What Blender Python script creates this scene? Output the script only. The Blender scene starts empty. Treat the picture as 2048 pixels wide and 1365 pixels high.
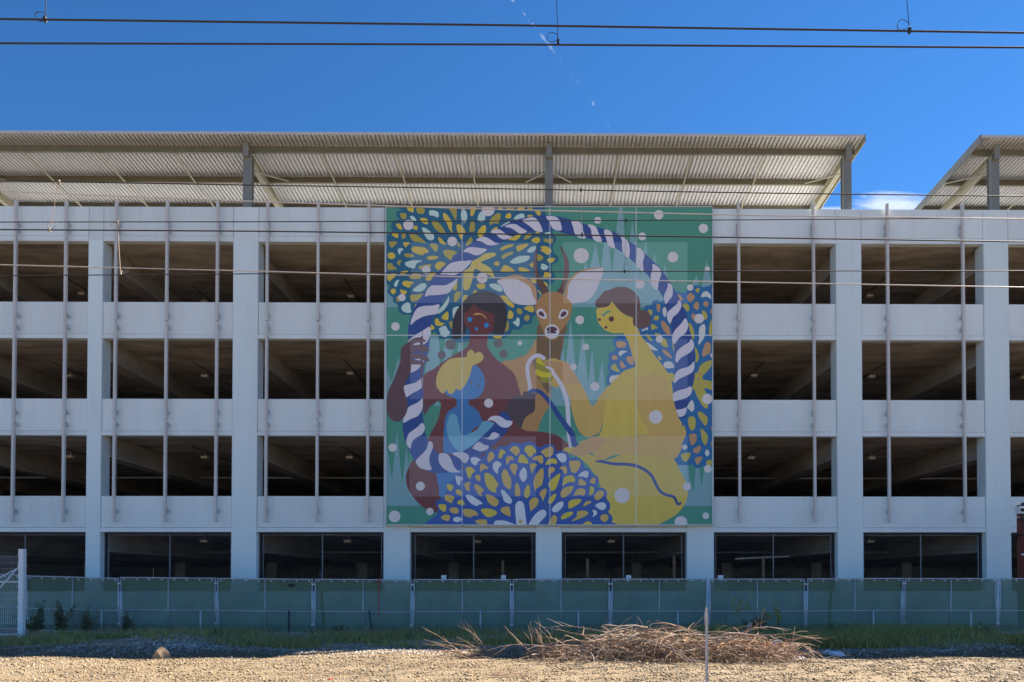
import bpy, math, random
import numpy as np
from mathutils import Vector, Matrix, Euler
from mathutils.geometry import delaunay_2d_cdt

random.seed(7)
np.random.seed(7)
SC = bpy.context.scene
COL = SC.collection
R = math.radians

# ------------------------------------------------------------------ camera
FPX = 1365.0                       # focal length in pixels of the 2048 wide photograph
PITCH, YAW = R(0.9), R(0.4)
EYE = 1.6
cam_d = bpy.data.cameras.new('camera')
cam = bpy.data.objects.new('camera', cam_d)
COL.objects.link(cam)
cam.location = (0, 0, EYE)
cam.rotation_euler = (math.pi / 2 + PITCH, 0, -YAW)
cam_d.sensor_width = 36.0
cam_d.lens = 36.0 * FPX / 2048
cam_d.clip_start = 0.1
cam_d.clip_end = 6000
CM = cam.rotation_euler.to_matrix()
_d = CM.transposed() @ Vector((0, 1, 0))
SHX = (1024 - 1080 + FPX * _d.x / -_d.z) / 2048
SHY = (1160 - 682.5 + FPX * _d.y / -_d.z) / 2048
cam_d.shift_x, cam_d.shift_y = SHX, SHY
SC.camera = cam
SC.render.engine = 'CYCLES'
SC.render.resolution_x, SC.render.resolution_y = 1024, 682


def at(px, py, Y):
    """world point seen at photograph pixel (px, py) at the real distance Y"""
    v = CM @ Vector(((px - 1024 + SHX * 2048) / FPX, (682.5 + SHY * 2048 - py) / FPX, -1))
    k = Y / v.y
    return Vector((v.x * k, Y, EYE + v.z * k))


# ------------------------------------------------------------------ sky, sun, exposure
SUN_DIR = Vector((17.3, 10.4, 17.5)).normalized()     # towards the sun: behind the building, to the right
EL = math.asin(SUN_DIR.z)
AZ = math.atan2(SUN_DIR.x, SUN_DIR.y)
W = bpy.data.worlds.new('World')
SC.world = W
W.use_nodes = True
wn, wl = W.node_tree.nodes, W.node_tree.links
for n in list(wn):
    wn.remove(n)
wo = wn.new('ShaderNodeOutputWorld')
bg = wn.new('ShaderNodeBackground')
sky = wn.new('ShaderNodeTexSky')
sky.sky_type = 'NISHITA'
sky.sun_disc = False
sky.sun_elevation = EL
sky.sun_rotation = AZ
sky.altitude = 3000
sky.air_density = 1.0
sky.dust_density = 0.0
sky.ozone_density = 4.5
bg.inputs['Strength'].default_value = 0.05
wl.new(bg.outputs[0], wo.inputs[0])


def wmath(op, a, b=None, c=None):
    n = wn.new('ShaderNodeMath')
    n.operation = op
    for i, v in enumerate((a, b, c)):
        if v is None:
            continue
        if isinstance(v, (int, float)):
            n.inputs[i].default_value = v
        else:
            wl.new(v, n.inputs[i])
    return n.outputs[0]


tc = wn.new('ShaderNodeTexCoord')
sp = wn.new('ShaderNodeSeparateXYZ')
wl.new(tc.outputs['Generated'], sp.inputs[0])
yy = wmath('MAXIMUM', sp.outputs[1], 0.02)
U = wmath('DIVIDE', sp.outputs[0], yy)
V = wmath('DIVIDE', sp.outputs[2], yy)
cv = wn.new('ShaderNodeCombineXYZ')
wl.new(wmath('MULTIPLY', U, 9.0), cv.inputs[0])
wl.new(wmath('MULTIPLY', V, 34.0), cv.inputs[1])
nz = wn.new('ShaderNodeTexNoise')
nz.inputs['Scale'].default_value = 1.6
nz.inputs['Detail'].default_value = 9
nz.inputs['Roughness'].default_value = 0.6
nz.inputs['Distortion'].default_value = 0.5
wl.new(cv.outputs[0], nz.inputs['Vector'])


def blob(u0, v0, ru, rv):
    a = wmath('DIVIDE', wmath('SUBTRACT', U, u0), ru)
    b = wmath('DIVIDE', wmath('SUBTRACT', V, v0), rv)
    d = wmath('ADD', wmath('MULTIPLY', a, a), wmath('MULTIPLY', b, b))
    return wmath('SUBTRACT', 1.0, d)


def ramp(x, lo, hi):
    n = wn.new('ShaderNodeMapRange')
    n.inputs['From Min'].default_value = lo
    n.inputs['From Max'].default_value = hi
    n.interpolation_type = 'SMOOTHSTEP'
    wl.new(x, n.inputs['Value'])
    return n.outputs[0]


fwd = wmath('GREATER_THAN', sp.outputs[1], 0.05)
# the flat wisp of cloud low in the sky, between the two canopies
c1 = wmath('MAXIMUM', blob(0.525, 0.557, 0.085, 0.021), blob(0.44, 0.546, 0.055, 0.011))
c1 = wmath('ADD', wmath('MULTIPLY', wmath('MAXIMUM', c1, -3.0), 0.42), wmath('MULTIPLY', nz.outputs[0], 0.75))
m1 = wmath('MULTIPLY', ramp(c1, 0.42, 0.86), 0.72)
# a broken vapour trail running down the middle of the sky
tt = wmath('DIVIDE', wmath('SUBTRACT', 0.86, V), 0.19)            # 0 at the top of the frame, 1 at the roof
uc = wmath('ADD', -0.04, wmath('ADD', wmath('MULTIPLY', tt, 0.155), wmath('MULTIPLY', wmath('MULTIPLY', tt, tt), -0.012)))
dd = wmath('DIVIDE', wmath('SUBTRACT', U, uc), 0.0032)
n2 = wn.new('ShaderNodeTexNoise')
n2.inputs['Scale'].default_value = 130
n2.inputs['Detail'].default_value = 5
wl.new(tc.outputs['Generated'], n2.inputs['Vector'])
m2 = wmath('MULTIPLY', ramp(wmath('SUBTRACT', n2.outputs[0], wmath('MULTIPLY', wmath('MINIMUM', wmath('MULTIPLY', dd, dd), 9.0), 0.13)), 0.45, 0.80), 0.36)
m2 = wmath('MULTIPLY', m2, ramp(V, 0.66, 0.69))
mm = wmath('MULTIPLY', wmath('MINIMUM', wmath('ADD', m1, m2), 1.0), fwd)
mix = wn.new('ShaderNodeMix')
mix.data_type = 'RGBA'
wl.new(mm, mix.inputs['Factor'])
deep = wn.new('ShaderNodeHueSaturation')                 # clear dry air: the whole dome a deeper blue
deep.inputs['Saturation'].default_value = 1.2
wl.new(sky.outputs[0], deep.inputs['Color'])
wl.new(deep.outputs[0], mix.inputs['A'])
mix.inputs['B'].default_value = (5.2, 5.6, 6.6, 1)
wl.new(mix.outputs['Result'], bg.inputs[0])

sun_d = bpy.data.lights.new('sun', 'SUN')
sun_d.energy = 5.0
sun_d.angle = R(0.5)
sun_d.color = (1.0, 0.94, 0.84)
sun = bpy.data.objects.new('sun', sun_d)
COL.objects.link(sun)
sun.rotation_euler = (-SUN_DIR).to_track_quat('-Z', 'Y').to_euler()
sun.location = (30, 40, 60)

SC.view_settings.view_transform = 'Standard'
SC.view_settings.look = 'None'
SC.view_settings.exposure = 2.08
SC.view_settings.gamma = 1
SC.cycles.max_bounces = 8
SC.cycles.diffuse_bounces = 5
SC.cycles.transparent_max_bounces = 24


# ------------------------------------------------------------------ helpers
def tag(o, label=None, cat=None, group=None, kind=None):
    for k, v in (('label', label), ('category', cat), ('group', group), ('kind', kind)):
        if v:
            o[k] = v
    return o


def empty(name, loc, label=None, cat=None, group=None):
    o = bpy.data.objects.new(name, None)
    o.location = loc
    o.empty_display_size = 0.2
    COL.objects.link(o)
    return tag(o, label, cat, group)


class MB:
    def __init__(s):
        s.v, s.f, s.n = [], [], 0

    def add(s, verts, faces):
        s.v.extend([tuple(p) for p in verts])
        s.f.extend([tuple(i + s.n for i in q) for q in faces])
        s.n += len(verts)
        return s

    def box(s, x0, x1, y0, y1, z0, z1, ch=0.0):
        if ch:                                   # vertical edges chamfered
            ring = [(x0 + ch, y0), (x1 - ch, y0), (x1, y0 + ch), (x1, y1 - ch), (x1 - ch, y1), (x0 + ch, y1), (x0, y1 - ch), (x0, y0 + ch)]
            v = [(x, y, z0) for x, y in ring] + [(x, y, z1) for x, y in ring]
            n = 8
            return s.add(v, [tuple(range(n - 1, -1, -1)), tuple(range(n, 2 * n))] + [(i, (i + 1) % n, n + (i + 1) % n, n + i) for i in range(n)])
        v = [(x, y, z) for z in (z0, z1) for x, y in ((x0, y0), (x1, y0), (x1, y1), (x0, y1))]
        return s.add(v, [(3, 2, 1, 0), (4, 5, 6, 7), (0, 1, 5, 4), (1, 2, 6, 5), (2, 3, 7, 6), (3, 0, 4, 7)])

    def tube(s, pts, r, n=6, cap=True):
        pts = [Vector(p) for p in pts]
        rs = r if isinstance(r, (list, tuple)) else [r] * len(pts)
        base = []
        up = Vector((0.13, 0.21, 0.97))
        for i, p in enumerate(pts):
            d = (pts[min(i + 1, len(pts) - 1)] - pts[max(i - 1, 0)])
            if d.length < 1e-9:
                d = Vector((0, 0, 1))
            d.normalize()
            u = d.cross(up)
            if u.length < 0.05:
                u = d.cross(Vector((1, 0, 0)))
            u.normalize()
            w = d.cross(u)
            for k in range(n):
                a = 2 * math.pi * k / n
                base.append(p + (u * math.cos(a) + w * math.sin(a)) * rs[i])
        f = []
        m = len(pts)
        for i in range(m - 1):
            for k in range(n):
                f.append((i * n + k, i * n + (k + 1) % n, (i + 1) * n + (k + 1) % n, (i + 1) * n + k))
        if cap:
            f.append(tuple(range(n - 1, -1, -1)))
            f.append(tuple((m - 1) * n + k for k in range(n)))
        return s.add(base, f)

    def build(s, name, m, parent=None, smooth=False, loc=None):
        me = bpy.data.meshes.new(name)
        me.from_pydata(s.v, [], s.f)
        me.materials.append(m)
        if smooth:
            me.shade_smooth()
        o = bpy.data.objects.new(name, me)
        COL.objects.link(o)
        if parent:
            o.parent = parent
        if loc is not None:
            o.location = loc
        return o


def inst(o, parent, loc=None, rot=None, name=None):
    c = o.copy()
    COL.objects.link(c)
    c.parent = parent
    if loc is not None:
        c.location = loc
    if rot is not None:
        c.rotation_euler = rot
    return c


def lin(c):
    return tuple((x / 255 / 12.92) if x / 255 <= 0.04045 else ((x / 255 + 0.055) / 1.055) ** 2.4 for x in c)


def mat(name, col, rough=0.7, var=0.0, scale=3.0, bump=0.0, bscale=40.0, metal=0.0, spec=0.3, col2=None, stretch=None, island=0.0, detail=6):
    m = bpy.data.materials.new(name)
    m.use_nodes = True
    N, L = m.node_tree.nodes, m.node_tree.links
    b = N['Principled BSDF']
    b.inputs['Roughness'].default_value = rough
    b.inputs['Metallic'].default_value = metal
    b.inputs['Specular IOR Level'].default_value = spec
    b.inputs['Base Color'].default_value = (*col, 1)
    tcn = N.new('ShaderNodeTexCoord')
    src = tcn.outputs['Object']
    if stretch:
        mp = N.new('ShaderNodeMapping')
        mp.inputs['Scale'].default_value = stretch
        L.new(src, mp.inputs['Vector'])
        src = mp.outputs[0]
    out = None
    if var or col2:
        nt = N.new('ShaderNodeTexNoise')
        nt.inputs['Scale'].default_value = scale
        nt.inputs['Detail'].default_value = detail
        nt.inputs['Roughness'].default_value = 0.62
        L.new(src, nt.inputs['Vector'])
        mr = N.new('ShaderNodeMapRange')
        mr.inputs['From Min'].default_value = 0.32
        mr.inputs['From Max'].default_value = 0.68
        L.new(nt.outputs[0], mr.inputs['Value'])
        mx = N.new('ShaderNodeMix')
        mx.data_type = 'RGBA'
        L.new(mr.outputs[0], mx.inputs['Factor'])
        a = col if col2 else tuple(c * (1 - var) for c in col)
        c2 = col2 if col2 else tuple(min(1, c * (1 + var)) for c in col)
        mx.inputs['A'].default_value = (*a, 1)
        mx.inputs['B'].default_value = (*c2, 1)
        out = mx.outputs['Result']
    if island:
        ge = N.new('ShaderNodeNewGeometry')
        hs = N.new('ShaderNodeHueSaturation')
        mr = N.new('ShaderNodeMapRange')
        mr.inputs['To Min'].default_value = 1 - island
        mr.inputs['To Max'].default_value = 1 + island
        L.new(ge.outputs['Random Per Island'], mr.inputs['Value'])
        L.new(mr.outputs[0], hs.inputs['Value'])
        if out:
            L.new(out, hs.inputs['Color'])
        else:
            hs.inputs['Color'].default_value = (*col, 1)
        out = hs.outputs[0]
    if out:
        L.new(out, b.inputs['Base Color'])
    if bump:
        nb = N.new('ShaderNodeTexNoise')
        nb.inputs['Scale'].default_value = bscale
        nb.inputs['Detail'].default_value = 5
        L.new(src, nb.inputs['Vector'])
        bp = N.new('ShaderNodeBump')
        bp.inputs['Strength'].default_value = bump
        bp.inputs['Distance'].default_value = 0.02
        L.new(nb.outputs[0], bp.inputs['Height'])
        L.new(bp.outputs[0], b.inputs['Normal'])
    return m


def see_through(name, col, alpha, rough=0.9, var=0.0):
    """woven cloth with open weave: part of the light goes straight through"""
    m = mat(name, col, rough, var=var, scale=1.3, spec=0.1, stretch=(1, 1, 0.5))
    N, L = m.node_tree.nodes, m.node_tree.links
    out = N['Material Output']
    tr = N.new('ShaderNodeBsdfTransparent')
    mx = N.new('ShaderNodeMixShader')
    mx.inputs[0].default_value = alpha
    L.new(tr.outputs[0], mx.inputs[1])
    L.new(N['Principled BSDF'].outputs[0], mx.inputs[2])
    L.new(mx.outputs[0], out.inputs[0])
    return m


M = {}
M['wall'] = mat('pale_blue_paint', (0.755, 0.80, 0.775), 0.62, var=0.05, scale=0.9, bump=0.06, bscale=25, spec=0.25, stretch=(1, 1, 0.35))
M['wall2'] = mat('pale_blue_column_paint', (0.735, 0.81, 0.79), 0.62, var=0.05, scale=0.7, bump=0.06, bscale=25, spec=0.25, stretch=(1, 1, 0.25))


def streaks(m, amt, sc=(5.0, 5.0, 0.16)):
    N, L = m.node_tree.nodes, m.node_tree.links
    bs = N['Principled BSDF']
    src = bs.inputs['Base Color'].links[0].from_socket
    t = N.new('ShaderNodeTexCoord')
    mp = N.new('ShaderNodeMapping')
    mp.inputs['Scale'].default_value = sc
    L.new(t.outputs['Object'], mp.inputs['Vector'])
    n = N.new('ShaderNodeTexNoise')
    n.inputs['Scale'].default_value = 1.0
    n.inputs['Detail'].default_value = 7
    n.inputs['Roughness'].default_value = 0.7
    L.new(mp.outputs[0], n.inputs['Vector'])
    r = N.new('ShaderNodeMapRange')
    r.inputs['From Min'].default_value = 0.5
    r.inputs['From Max'].default_value = 0.8
    r.inputs['To Max'].default_value = amt
    L.new(n.outputs[0], r.inputs['Value'])
    x = N.new('ShaderNodeMix')
    x.data_type = 'RGBA'
    L.new(r.outputs[0], x.inputs['Factor'])
    L.new(src, x.inputs['A'])
    x.inputs['B'].default_value = (0.33, 0.31, 0.28, 1)
    oi = N.new('ShaderNodeObjectInfo')                # every precast piece came out of the mould a touch different
    orr = N.new('ShaderNodeMapRange')
    orr.inputs['To Min'].default_value = 0.955
    orr.inputs['To Max'].default_value = 1.03
    L.new(oi.outputs['Random'], orr.inputs['Value'])
    hv = N.new('ShaderNodeHueSaturation')
    L.new(orr.outputs[0], hv.inputs['Value'])
    L.new(x.outputs['Result'], hv.inputs['Color'])
    L.new(hv.outputs[0], bs.inputs['Base Color'])


streaks(M['wall'], 0.13)
streaks(M['wall2'], 0.12)
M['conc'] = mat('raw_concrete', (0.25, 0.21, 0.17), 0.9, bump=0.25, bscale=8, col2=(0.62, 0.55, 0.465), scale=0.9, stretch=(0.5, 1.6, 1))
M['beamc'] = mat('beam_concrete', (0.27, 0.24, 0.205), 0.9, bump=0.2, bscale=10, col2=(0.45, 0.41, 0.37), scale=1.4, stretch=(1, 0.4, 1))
M['floorc'] = mat('deck_concrete', (0.56, 0.54, 0.51), 0.85, var=0.15, scale=0.5)
M['dark'] = mat('dark_interior', (0.06, 0.055, 0.05), 0.95)
M['fin'] = mat('beige_fin_paint', (0.60, 0.565, 0.52), 0.5, var=0.06, scale=2, stretch=(1, 1, 0.2))
M['steel_g'] = mat('lit_olive_steel', (0.29, 0.275, 0.20), 0.5, var=0.1, scale=2)  # lighter copy of the purlin steel: light on rafters and struts painted in
M['steel_d'] = mat('shaded_olive_steel', (0.155, 0.145, 0.105), 0.55, var=0.1, scale=2)
M['steel_p'] = mat('grey_green_post_paint', (0.215, 0.22, 0.195), 0.5, var=0.08, scale=2)
M['sheet'] = mat('galvanised_sheet', (0.53, 0.53, 0.53), 0.55, var=0.08, scale=1.2, metal=0.0, spec=0.4, stretch=(1, 0.2, 1))
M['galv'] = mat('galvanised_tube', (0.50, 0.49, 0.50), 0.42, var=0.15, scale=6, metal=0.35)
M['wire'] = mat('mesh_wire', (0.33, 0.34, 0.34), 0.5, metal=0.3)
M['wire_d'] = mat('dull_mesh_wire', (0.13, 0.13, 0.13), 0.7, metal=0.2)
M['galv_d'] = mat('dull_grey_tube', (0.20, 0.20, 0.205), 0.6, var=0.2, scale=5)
M['charcoal'] = mat('charcoal_frame', (0.045, 0.04, 0.045), 0.6, var=0.2, scale=5)
M['cable_d'] = mat('dark_cable', (0.035, 0.03, 0.03), 0.6, var=0.3, scale=30)
M['cable_l'] = mat('bare_bright_cable', (0.46, 0.42, 0.41), 0.45, var=0.2, scale=20, metal=0.2)
M['copper'] = mat('copper_dropper', (0.30, 0.19, 0.13), 0.5, metal=0.3)
M['white'] = mat('white_plastic', (0.75, 0.75, 0.74), 0.5, var=0.06, scale=10)
M['lens'] = mat('light_diffuser', (0.66, 0.58, 0.46), 0.5, var=0.06, scale=10)
M['black'] = mat('black_plastic', (0.02, 0.02, 0.022), 0.5)
M['rust'] = mat('red_oxide_steel', (0.20, 0.055, 0.035), 0.65, var=0.25, scale=4)
M['screen'] = see_through('green_windscreen_cloth', (0.135, 0.215, 0.13), 0.80, var=0.16)
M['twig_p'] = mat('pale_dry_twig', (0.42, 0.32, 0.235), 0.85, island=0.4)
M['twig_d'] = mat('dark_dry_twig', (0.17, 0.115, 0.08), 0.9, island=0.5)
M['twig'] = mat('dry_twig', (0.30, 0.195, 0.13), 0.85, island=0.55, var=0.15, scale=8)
M['bark'] = mat('grey_bark', (0.30, 0.245, 0.20), 0.9, var=0.25, scale=14, bump=0.3, bscale=60)
M['leafd'] = mat('dark_weed_leaf', (0.12, 0.125, 0.055), 0.7, island=0.4)
M['leafy'] = mat('yellow_green_leaf', (0.36, 0.31, 0.05), 0.7, island=0.4)
M['leafo'] = mat('dry_orange_leaf', (0.42, 0.22, 0.09), 0.8, island=0.4)
M['rock'] = mat('tan_rock', (0.42, 0.27, 0.15), 0.9, col2=(0.27, 0.18, 0.115), scale=5, bump=0.5, bscale=18)
M['bag'] = mat('white_sack', (0.60, 0.64, 0.72), 0.6, var=0.12, scale=7, bump=0.3, bscale=9)
M['stone_g'] = mat('grey_crushed_stone', (0.40, 0.345, 0.295), 0.9, island=0.6)
M['stone_t'] = mat('tan_gravel_stone', (0.22, 0.16, 0.096), 0.9, island=0.65)
M['stone_n'] = mat('grey_gravel_stone', (0.23, 0.215, 0.195), 0.9, island=0.75)
M['plank'] = mat('weathered_plank', (0.36, 0.33, 0.29), 0.85, var=0.2, scale=9)
M['tape'] = mat('red_tape', (0.45, 0.04, 0.03), 0.6)
M['alu'] = mat('aluminium_frame', (0.60, 0.60, 0.58), 0.45, metal=0.2, var=0.05)

# ------------------------------------------------------------------ ground
def gz(x, y):
    """height of the ground"""
    z = 0.0
    z += 0.05 * math.sin(x * 0.55 + 1.0) * math.exp(-((y - 16.5) / 2.2) ** 2)
    z += 0.02 * math.sin(x * 1.7 + y * 0.9) * math.exp(-((y - 15) / 5.0) ** 2)
    z -= 0.07 * math.exp(-((y - 21.5) / 1.6) ** 2)
    gx = at(330, 1280, 16.6).x
    z += 0.20 * math.exp(-(((x - gx) / 0.7) ** 2 + ((y - 16.9) / 0.7) ** 2)) + 0.12 * math.exp(-(((x - gx + 0.9) / 0.6) ** 2 + ((y - 16.6) / 0.6) ** 2))
    return z


xs = np.concatenate([[-2500, -900, -300, -120, -60, -35], np.linspace(-24, 24, 193), [35, 60, 120, 300, 900, 2500]])
ys = np.concatenate([[-2500, -900, -300, -100, -40, -15, 0, 5], np.linspace(8, 26, 109), [32, 45, 62, 100, 300, 900, 2500]])
gv = [(x, y, gz(x, y) + (0.012 * random.uniform(-1, 1) if 8 <= y <= 24 and abs(x) <= 24 else 0)) for y in ys for x in xs]
nx = len(xs)
gf = [(j * nx + i, j * nx + i + 1, (j + 1) * nx + i + 1, (j + 1) * nx + i) for j in range(len(ys) - 1) for i in range(nx - 1)]


def ground_material():
    m = bpy.data.materials.new('gravel_and_soil')
    m.use_nodes = True
    N, L = m.node_tree.nodes, m.node_tree.links
    b = N['Principled BSDF']
    b.inputs['Roughness'].default_value = 0.95
    b.inputs['Specular IOR Level'].default_value = 0.15
    t = N.new('ShaderNodeTexCoord')

    def noise(s, d=6):
        n = N.new('ShaderNodeTexNoise')
        n.inputs['Scale'].default_value = s
        n.inputs['Detail'].default_value = d
        L.new(t.outputs['Object'], n.inputs['Vector'])
        return n.outputs[0]

    def mr(x, a, b_, lo=0.0, hi=1.0):
        n = N.new('ShaderNodeMapRange')
        n.inputs['From Min'].default_value = a
        n.inputs['From Max'].default_value = b_
        n.inputs['To Min'].default_value = lo
        n.inputs['To Max'].default_value = hi
        L.new(x, n.inputs['Value'])
        return n.outputs[0]

    def mixc(f, a, b_):
        n = N.new('ShaderNodeMix')
        n.data_type = 'RGBA'
        L.new(f, n.inputs['Factor'])
        for k, c in (('A', a), ('B', b_)):
            if isinstance(c, tuple):
                n.inputs[k].default_value = (*c, 1)
            else:
                L.new(c, n.inputs[k])
        return n.outputs['Result']

    vo = N.new('ShaderNodeTexVoronoi')
    vo.inputs['Scale'].default_value = 38
    L.new(t.outputs['Object'], vo.inputs['Vector'])
    gravel = mixc(mr(vo.outputs['Distance'], 0.1, 0.7), (0.22, 0.158, 0.092), (0.12, 0.082, 0.047))
    gravel = mixc(mr(noise(0.7), 0.35, 0.7), gravel, (0.20, 0.146, 0.09))
    gravel = mixc(mr(noise(14), 0.5, 0.75), gravel, (0.265, 0.215, 0.15))
    soil = mixc(mr(noise(3.5), 0.35, 0.65), (0.32, 0.235, 0.165), (0.52, 0.42, 0.32))
    soil = mixc(mr(noise(1.2), 0.5, 0.7), soil, (0.25, 0.21, 0.10))
    s = N.new('ShaderNodeSeparateXYZ')
    L.new(t.outputs['Object'], s.inputs[0])
    ad = N.new('ShaderNodeMath')
    ad.operation = 'MULTIPLY_ADD'
    L.new(noise(0.9), ad.inputs[0])
    ad.inputs[1].default_value = 1.9
    L.new(s.outputs[1], ad.inputs[2])
    f = mr(ad.outputs[0], 16.5, 17.3)
    col = mixc(f, gravel, soil)
    L.new(col, b.inputs['Base Color'])
    bp = N.new('ShaderNodeBump')
    bp.inputs['Strength'].default_value = 0.45
    bp.inputs['Distance'].default_value = 0.03
    L.new(vo.outputs['Distance'], bp.inputs['Height'])
    bp.invert = True
    L.new(bp.outputs[0], b.inputs['Normal'])
    return m


g = MB()
g.v, g.f = gv, gf
tag(g.build('ground', ground_material(), smooth=True), kind='structure')

# ------------------------------------------------------------------ the parking garage
YF = 24.8                                             # front face of the columns
DEPTH = 34.0
garage = empty('parking_garage', (0, YF, 0), 'long pale blue multi-storey parking garage with open decks behind the fence', 'parking garage')


def zz(py, Y=YF):
    return at(1080, py, Y).z


def xx(px, py=1063, Y=YF):
    return at(px, py, Y).x


Z_TOP = zz(416)
OT = [zz(485), zz(678.5), zz(872), zz(1064.5)]        # tops of the openings, upper floor first
OB = [zz(606), zz(799), zz(993), zz(1183)]            # bottoms of the openings
cols = [(170.6, 200.2), (462.3, 513), (767, 820), (1071.5, 1123.5), (1374, 1428), (1675.5, 1727), (1973, 2023)]
CX = [(xx(a), xx(b)) for a, b in cols]
BAY = (CX[6][0] + CX[6][1] - CX[1][0] - CX[1][1]) / 10
cw = 0.95
c0 = (CX[0][0] + CX[0][1]) / 2
for k in range(1, 4):
    CX.insert(0, (c0 - k * BAY - cw / 2, c0 - k * BAY + cw / 2))
cl = (CX[-1][0] + CX[-1][1]) / 2
for k in range(1, 5):
    CX.append((cl + k * BAY - cw / 2, cl + k * BAY + cw / 2))


def P(o):
    """keep world coordinates when parented to the garage"""
    o.parent = garage
    o.matrix_parent_inverse = Matrix.Translation((0, -YF, 0))
    return o


def gpart(mb, name, m, smooth=False):
    return P(mb.build(name, m, None, smooth))


G = 0.014                                            # open joint between precast pieces
for i, (a, b) in enumerate(CX):
    gpart(MB().box(a, b, YF, YF + 0.52, -0.15, OT[0] + 0.012, ch=0.018), 'column', M['wall2'])
    gpart(MB().box(a + G * 0.4, b - G * 0.4, YF + 0.03, YF + 0.25, OT[0] + 0.024, Z_TOP), 'parapet_panel', M['wall'])
    for k in range(4):                               # one beam per deck on each column line
        zc = OT[k] + 0.07
        xm = (a + b) / 2
        w = 0.24
        mb = MB()
        prof = [(-w, zc), (-w, zc - 0.62), (-w - 0.06, zc - 0.66), (-w - 0.06, zc - 0.78), (w + 0.06, zc - 0.78), (w + 0.06, zc - 0.66), (w, zc - 0.62), (w, zc)]
        v = [(xm + x, y, z) for y in (YF + 0.522, YF + DEPTH - 0.3) for x, z in prof]
        n = len(prof)
        mb.add(v, [tuple(range(n - 1, -1, -1)), tuple(range(n, 2 * n))] + [(j, (j + 1) % n, n + (j + 1) % n, n + j) for j in range(n)])
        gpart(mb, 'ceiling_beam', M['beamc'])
    gpart(MB().box(xm - 0.3, xm + 0.3, YF + 16.5, YF + 17.1, -0.1, OT[0] - 0.72), 'inner_column', M['beamc'])

for i in range(len(CX) - 1):
    a, b = CX[i][1], CX[i + 1][0]
    # parapet over the opening: plain panel and the thin lip under it
    gpart(MB().box(a + G, b - G, YF + 0.03, YF + 0.25, OT[0] + 0.205, Z_TOP), 'parapet_panel', M['wall'])
    gpart(MB().box(a + 0.004, b - 0.004, YF + 0.022, YF + 0.26, OT[0], OT[0] + 0.192), 'edge_beam', M['wall'])
    for k in range(3):
        gpart(MB().box(a + G, b - G, YF + 0.035, YF + 0.24, OT[k + 1] + 0.168, OB[k]), 'spandrel_panel', M['wall'])
        gpart(MB().box(a + 0.004, b - 0.004, YF + 0.024, YF + 0.26, OT[k + 1], OT[k + 1] + 0.155), 'edge_beam', M['wall'])
    gpart(MB().box(a - 0.02, b + 0.02, YF + 0.04, YF + 0.24, -0.15, OB[3]), 'base_wall', M['wall'])

XL, XR = CX[0][0], CX[-1][1]
for k in range(4):
    zc = OT[k] + 0.06
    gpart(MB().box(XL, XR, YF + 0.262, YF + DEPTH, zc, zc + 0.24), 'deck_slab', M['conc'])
    # board joints of the slab soffit: shallow drop ribs you can see from below
    mb = MB()
    for i in range(len(CX) - 1):
        xm = (CX[i][1] + CX[i + 1][0]) / 2
        mb.box(xm - 0.015, xm + 0.015, YF + 0.3, YF + DEPTH - 0.4, zc - 0.012, zc + 0.002)
    gpart(mb, 'soffit_joint', M['conc'])
    gpart(MB().tube([(XL + 1, YF + 7.4, zc - 0.5), (XR - 1, YF + 7.4, zc - 0.5)], 0.045), 'sprinkler_pipe', M['galv'])
gpart(MB().box(XL, XR, YF + 0.3, YF + DEPTH, OT[0] + 0.301, OT[0] + 0.36), 'roof_deck', M['floorc'])
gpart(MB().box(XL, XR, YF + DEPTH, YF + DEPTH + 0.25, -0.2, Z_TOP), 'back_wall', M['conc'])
gpart(MB().box(XL - 0.3, XL - 0.002, YF + 0.3, YF + DEPTH, -0.2, Z_TOP), 'end_wall', M['wall'])
gpart(MB().box(XR + 0.002, XR + 0.3, YF + 0.3, YF + DEPTH, -0.2, Z_TOP), 'end_wall', M['wall'])
gpart(MB().box(XL, XR, YF + 0.25, YF + DEPTH, -0.25, 0.02), 'ground_slab', M['floorc'])

# ceiling lights
for (px, py, k, dy) in ((165, 561, 0, 4.2), (703, 573, 0, 4.4), (1738, 580, 0, 4.2), (410, 562, 0, 5.0), (701, 740, 1, 3.6), (411, 730, 1, 4.0), (1742, 745, 1, 3.9), (1507, 735, 1, 3.8), (141, 731, 1, 4.0), (2045, 740, 1, 4.0),
                        (141, 905, 2, 3.3), (410, 905, 2, 3.4), (700, 907, 2, 3.4), (1502, 909, 2, 3.4), (1742, 909, 2, 3.4), (318, 955, 2, 7.0), (1857, 962, 2, 7.2),
                        (696, 1074, 3, 2.6), (1222, 1076, 3, 2.6), (1740, 1074, 3, 2.6), (410, 1078, 3, 2.6), (955, 1078, 3, 2.8)):
    p = at(px, py, YF + dy)
    zc = OT[k] + 0.055
    mb = MB().box(p.x - 0.13, p.x + 0.13, p.y - 0.1, p.y + 0.1, zc - 0.30, zc - 0.235)
    o = gpart(mb, 'ceiling_light', M['lens'])
    t = MB().tube([(p.x, p.y, zc - 0.235), (p.x, p.y, zc + 0.01)], 0.014)
    t.box(p.x - 0.15, p.x + 0.15, p.y - 0.12, p.y + 0.12, zc - 0.233, zc - 0.205)
    h = t.build('lamp_housing', M['galv'])
    h.parent = o
    c = MB().tube([(p.x + 0.05, p.y - 1.2, zc - 0.03), (p.x + 0.05, p.y + 5, zc - 0.03)], 0.016, 5)
    gpart(c, 'conduit', M['dark'])

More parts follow.
